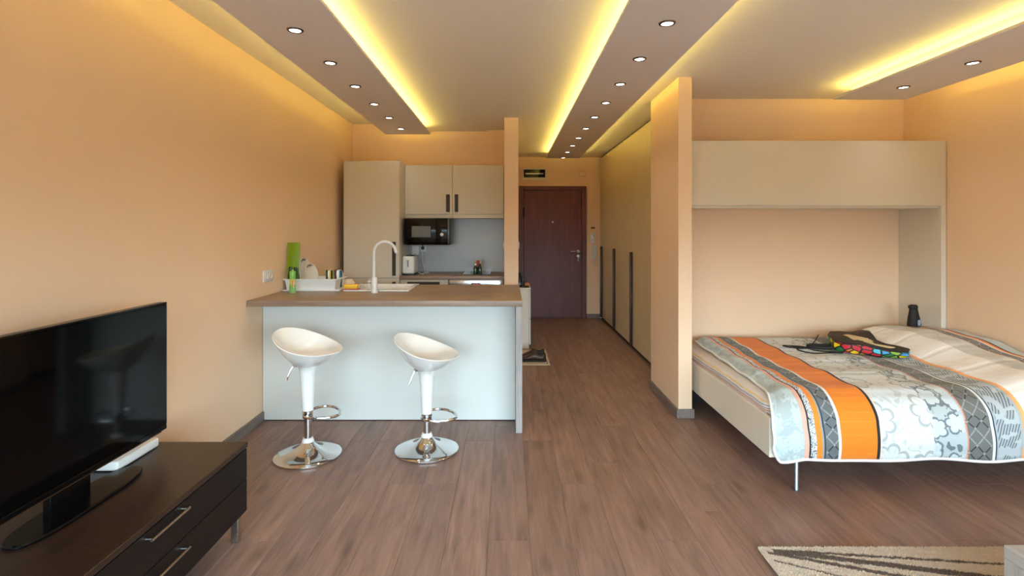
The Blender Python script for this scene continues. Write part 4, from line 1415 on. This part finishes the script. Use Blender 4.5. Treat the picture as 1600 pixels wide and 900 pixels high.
# black bottle by the side panel
zb = bed_z(3.32, 4.27)
t = thing('spray_bottle', 'black tapered bottle with a pale label standing by the bed cabinet side', 'bottle', (3.305, 4.28, zb + 0.002))
sec = [(0.050, 0.0), (0.052, 0.01), (0.045, 0.06), (0.034, 0.115), (0.030, 0.14)]
part('body', MB().ring_loft([[(w * math.cos(2 * PI * i / 20) + 0.006 * (1 - z / 0.14), 0.8 * w * math.sin(2 * PI * i / 20), z) for i in range(20)] for w, z in sec]), m_blackmatt, t, world=False)
part('cap', MB().ring_loft([[(w * math.cos(2 * PI * i / 20) + dx, 0.8 * w * math.sin(2 * PI * i / 20), z) for i in range(20)] for w, z, dx in ((0.0305, 0.138, 0), (0.036, 0.148, -0.004), (0.034, 0.166, -0.003), (0.024, 0.172, 0.002))]), m_blackmatt, t, world=False)
part('label', MB().box(0.004, 0.028, -0.042, -0.034, 0.012, 0.060, 0.002, 1).mat4(Matrix.Rotation(0.08, 4, 'X')), M('pale_label', (150, 164, 184), 0.4), t, world=False)

# ------------------------------------------------------------------ tv and its bench
t = thing('tv_bench', 'low dark wenge television bench with steel bar handles along the wall', 'tv bench', (-1.5, 1.6, 0))
Y0, Y1 = 0.70, 2.426
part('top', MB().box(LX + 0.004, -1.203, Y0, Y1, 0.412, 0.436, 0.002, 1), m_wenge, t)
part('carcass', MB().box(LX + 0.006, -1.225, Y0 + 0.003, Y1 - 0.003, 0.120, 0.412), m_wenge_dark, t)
for a, b in ((1.30, Y1 - 0.003), (Y0 + 0.003, 1.296)):
    for za, zb_ in ((0.272, 0.406), (0.122, 0.268)):
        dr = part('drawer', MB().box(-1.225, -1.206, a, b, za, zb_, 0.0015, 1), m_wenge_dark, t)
        yc, zc = 1.842 if a > 1 else 1.0, za + (0.115 if za > 0.2 else 0.118)
        h = MB().cyl((-1.180, yc - 0.105, zc), (-1.180, yc + 0.105, zc), 0.0048, 10)
        h.cyl((-1.180, yc - 0.095, zc), (-1.207, yc - 0.095, zc), 0.004, 8).cyl((-1.180, yc + 0.095, zc), (-1.207, yc + 0.095, zc), 0.004, 8)
        part('handle', h, m_nickel, dr)
for xx, yy in ((-1.235, Y1 - 0.045), (-1.785, Y1 - 0.045), (-1.235, Y0 + 0.045), (-1.785, Y0 + 0.045)):
    part('leg', MB().box(xx - 0.016, xx + 0.016, yy - 0.016, yy + 0.016, 0.0, 0.121, 0.002, 1), m_nickel, t)

TXF = -1.514
t = thing('television', 'large black flat television on the dark bench', 'television', (TXF - 0.02, 1.84, 0.436))
TV0, TV1, TZ0, TZ1 = 1.315, 2.330, 0.534, 1.096
part('body', MB().box(TXF - 0.040, TXF - 0.004, TV0, TV1, TZ0, TZ1, 0.006), m_black, t)
part('screen', MB().box(TXF - 0.006, TXF - 0.0005, TV0 + 0.010, TV1 - 0.010, TZ0 + 0.022, TZ1 - 0.010), m_screen, t)
bz = MB().box(TXF - 0.008, TXF, TV0, TV1, TZ0, TZ0 + 0.021, 0.003, 1)
bz.box(TXF - 0.008, TXF, TV0, TV1, TZ1 - 0.0095, TZ1, 0.002, 1).box(TXF - 0.008, TXF, TV0, TV0 + 0.0095, TZ0 + 0.021, TZ1 - 0.0095, 0.002, 1).box(TXF - 0.008, TXF, TV1 - 0.0095, TV1, TZ0 + 0.021, TZ1 - 0.0095, 0.002, 1)
part('bezel', bz, m_gloss_black, t)
part('lower_trim', MB().box(TXF - 0.016, TXF - 0.004, TV0 + 0.02, TV1 - 0.03, TZ0 - 0.006, TZ0 + 0.001, 0.002, 1), M('gold_reflection_trim', (120, 92, 66), 0.25, metal=0.8), t)  # brown tone is a gold reflection put into the strip's colour
part('rear_housing', MB().box(TXF - 0.075, TXF - 0.038, TV0 + 0.2, TV1 - 0.2, TZ0 + 0.03, TZ0 + 0.36, 0.02), m_black, t)
part('neck', MB().box(TXF - 0.045, TXF - 0.015, 1.755, 1.925, 0.442, TZ0 + 0.03, 0.006), m_base_black, t)
bp = []
for i in range(56):
    a = 2 * PI * i / 56
    c, q = math.cos(a), math.sin(a)
    bp.append((TXF - 0.012 + 0.072 * math.copysign(abs(q) ** 0.55, q) * (1 - 0.25 * abs(c) ** 3), 1.877 + 0.278 * math.copysign(abs(c) ** 0.65, c)))
part('stand_base', MB().prism(bp, 0.436, 0.450, 0.005), m_base_black, t)

t = thing('set_top_box', 'slim white set-top box on the bench behind the television', 'box', (-1.66, 2.29, 0.436))
part('case', MB().box(-1.735, -1.578, 2.12, 2.375, 0.4385, 0.478, 0.008, 3), m_white, t)
part('foot', MB().box(-1.725, -1.588, 2.13, 2.365, 0.436, 0.4395), m_black, t)

# ------------------------------------------------------------------ rug and coffee table in the corner of the frame
gr = NG('striped_pile')
orr = gr.coord()
sr_ = gr.sep(orr)
wv = gr.mul(gr.sub(gr.noise(orr, 26.0, 2.0), 0.5), 0.018)
px_, py_ = gr.add(sr_[0], 0.0), gr.add(sr_[1], wv)          # object origin: far corner by the bed
def streak(x0, y0, x1, y1, w0, w1):
    k = gr.math('MULTIPLY_ADD', px_, 1.0 / (x1 - x0), -x0 / (x1 - x0))
    yc = gr.math('MULTIPLY_ADD', k, (y1 - y0), y0)
    w = gr.math('MULTIPLY_ADD', k, (w1 - w0), w0)
    return gr.mul(gr.mul(gr.lt(gr.math('ABSOLUTE', gr.sub(py_, yc)), w), gr.gt(k, 0.0)), gr.lt(k, 1.0))
st_ = None
for a in ((0.10, -0.020, 1.25, -0.145, 0.009, 0.007), (0.05, -0.02, 1.3, -0.30, 0.017, 0.022), (0.02, -0.03, 0.8, -0.30, 0.010, 0.018), (0.02, -0.085, 0.8, -0.46, 0.005, 0.010), (0.1, -0.4, 1.4, -0.6, 0.01, 0.02)):
    b = streak(*a)
    st_ = b if st_ is None else gr.math('MAXIMUM', st_, b)
pile = gr.noise(orr, 170.0, 2.0)
cc = gr.mix(st_, gr.mix(pile, lin((204, 182, 158)), lin((242, 222, 200))), gr.mix(pile, lin((70, 48, 36)), lin((116, 88, 70))))
gr.set(col=cc, rough=0.95, sheen=0.3)
gr.bump(gr.add(pile, gr.noise(orr, 60.0, 2.0)), 0.9, 0.012)
rg = part('rug', MB().box(0.0, 1.6, -1.9, 0.0, 0.0, 0.016, 0.004), gr.m, world=False)
rg.location = (1.104, 2.306, 0.0)
tag(rg, 'beige shaggy rug with brown streaks on the floor before the bed', 'rug')
pv, pf = [], []
pr_ = random.Random(5)
for i in range(42000):
    tx, ty = pr_.uniform(0.0, 1.30), -0.30 * pr_.random()
    if i % 12 == 0:
        ty = pr_.uniform(-0.004, 0.004)
    if i % 25 == 0:
        tx, ty = pr_.uniform(-0.004, 0.004), -0.5 * pr_.random()
    hh, ax, ay, an = pr_.uniform(0.001, 0.009), pr_.uniform(-0.009, 0.009), pr_.uniform(-0.009, 0.009), pr_.uniform(0, 2 * PI)
    k = len(pv)
    for q in range(3):
        pv.append((tx + 0.0032 * math.cos(an + q * 2.094), ty + 0.0032 * math.sin(an + q * 2.094), 0.012))
    pv.append((tx + ax, ty + ay, 0.015 + hh))
    pf += [(k, k + 1, k + 3), (k + 1, k + 2, k + 3), (k + 2, k, k + 3)]
pm = bpy.data.meshes.new('pile')
pm.from_pydata(pv, [], pf)
pm.materials.append(gr.m)
pp = bpy.data.objects.new('pile', pm)
COL.objects.link(pp)
pp.parent = rg
pp['kind'] = 'stuff'

t = thing('coffee_table', 'low grey wood coffee table standing on the beige rug', 'table', (1.95, 1.35, 0.016))
part('top', MB().box(1.600, 2.30, 0.55, 1.695, 0.36, 0.40, 0.002, 1), m_greytop, t)
part('side_panel', MB().box(1.600, 1.640, 0.55, 1.695, 0.016, 0.3595, 0.002, 1), m_greywood, t)
part('side_panel', MB().box(2.260, 2.30, 0.55, 1.695, 0.016, 0.3595, 0.002, 1), m_greywood, t)
part('shelf', MB().box(1.640, 2.260, 0.57, 1.675, 0.14, 0.165), m_greytop, t)
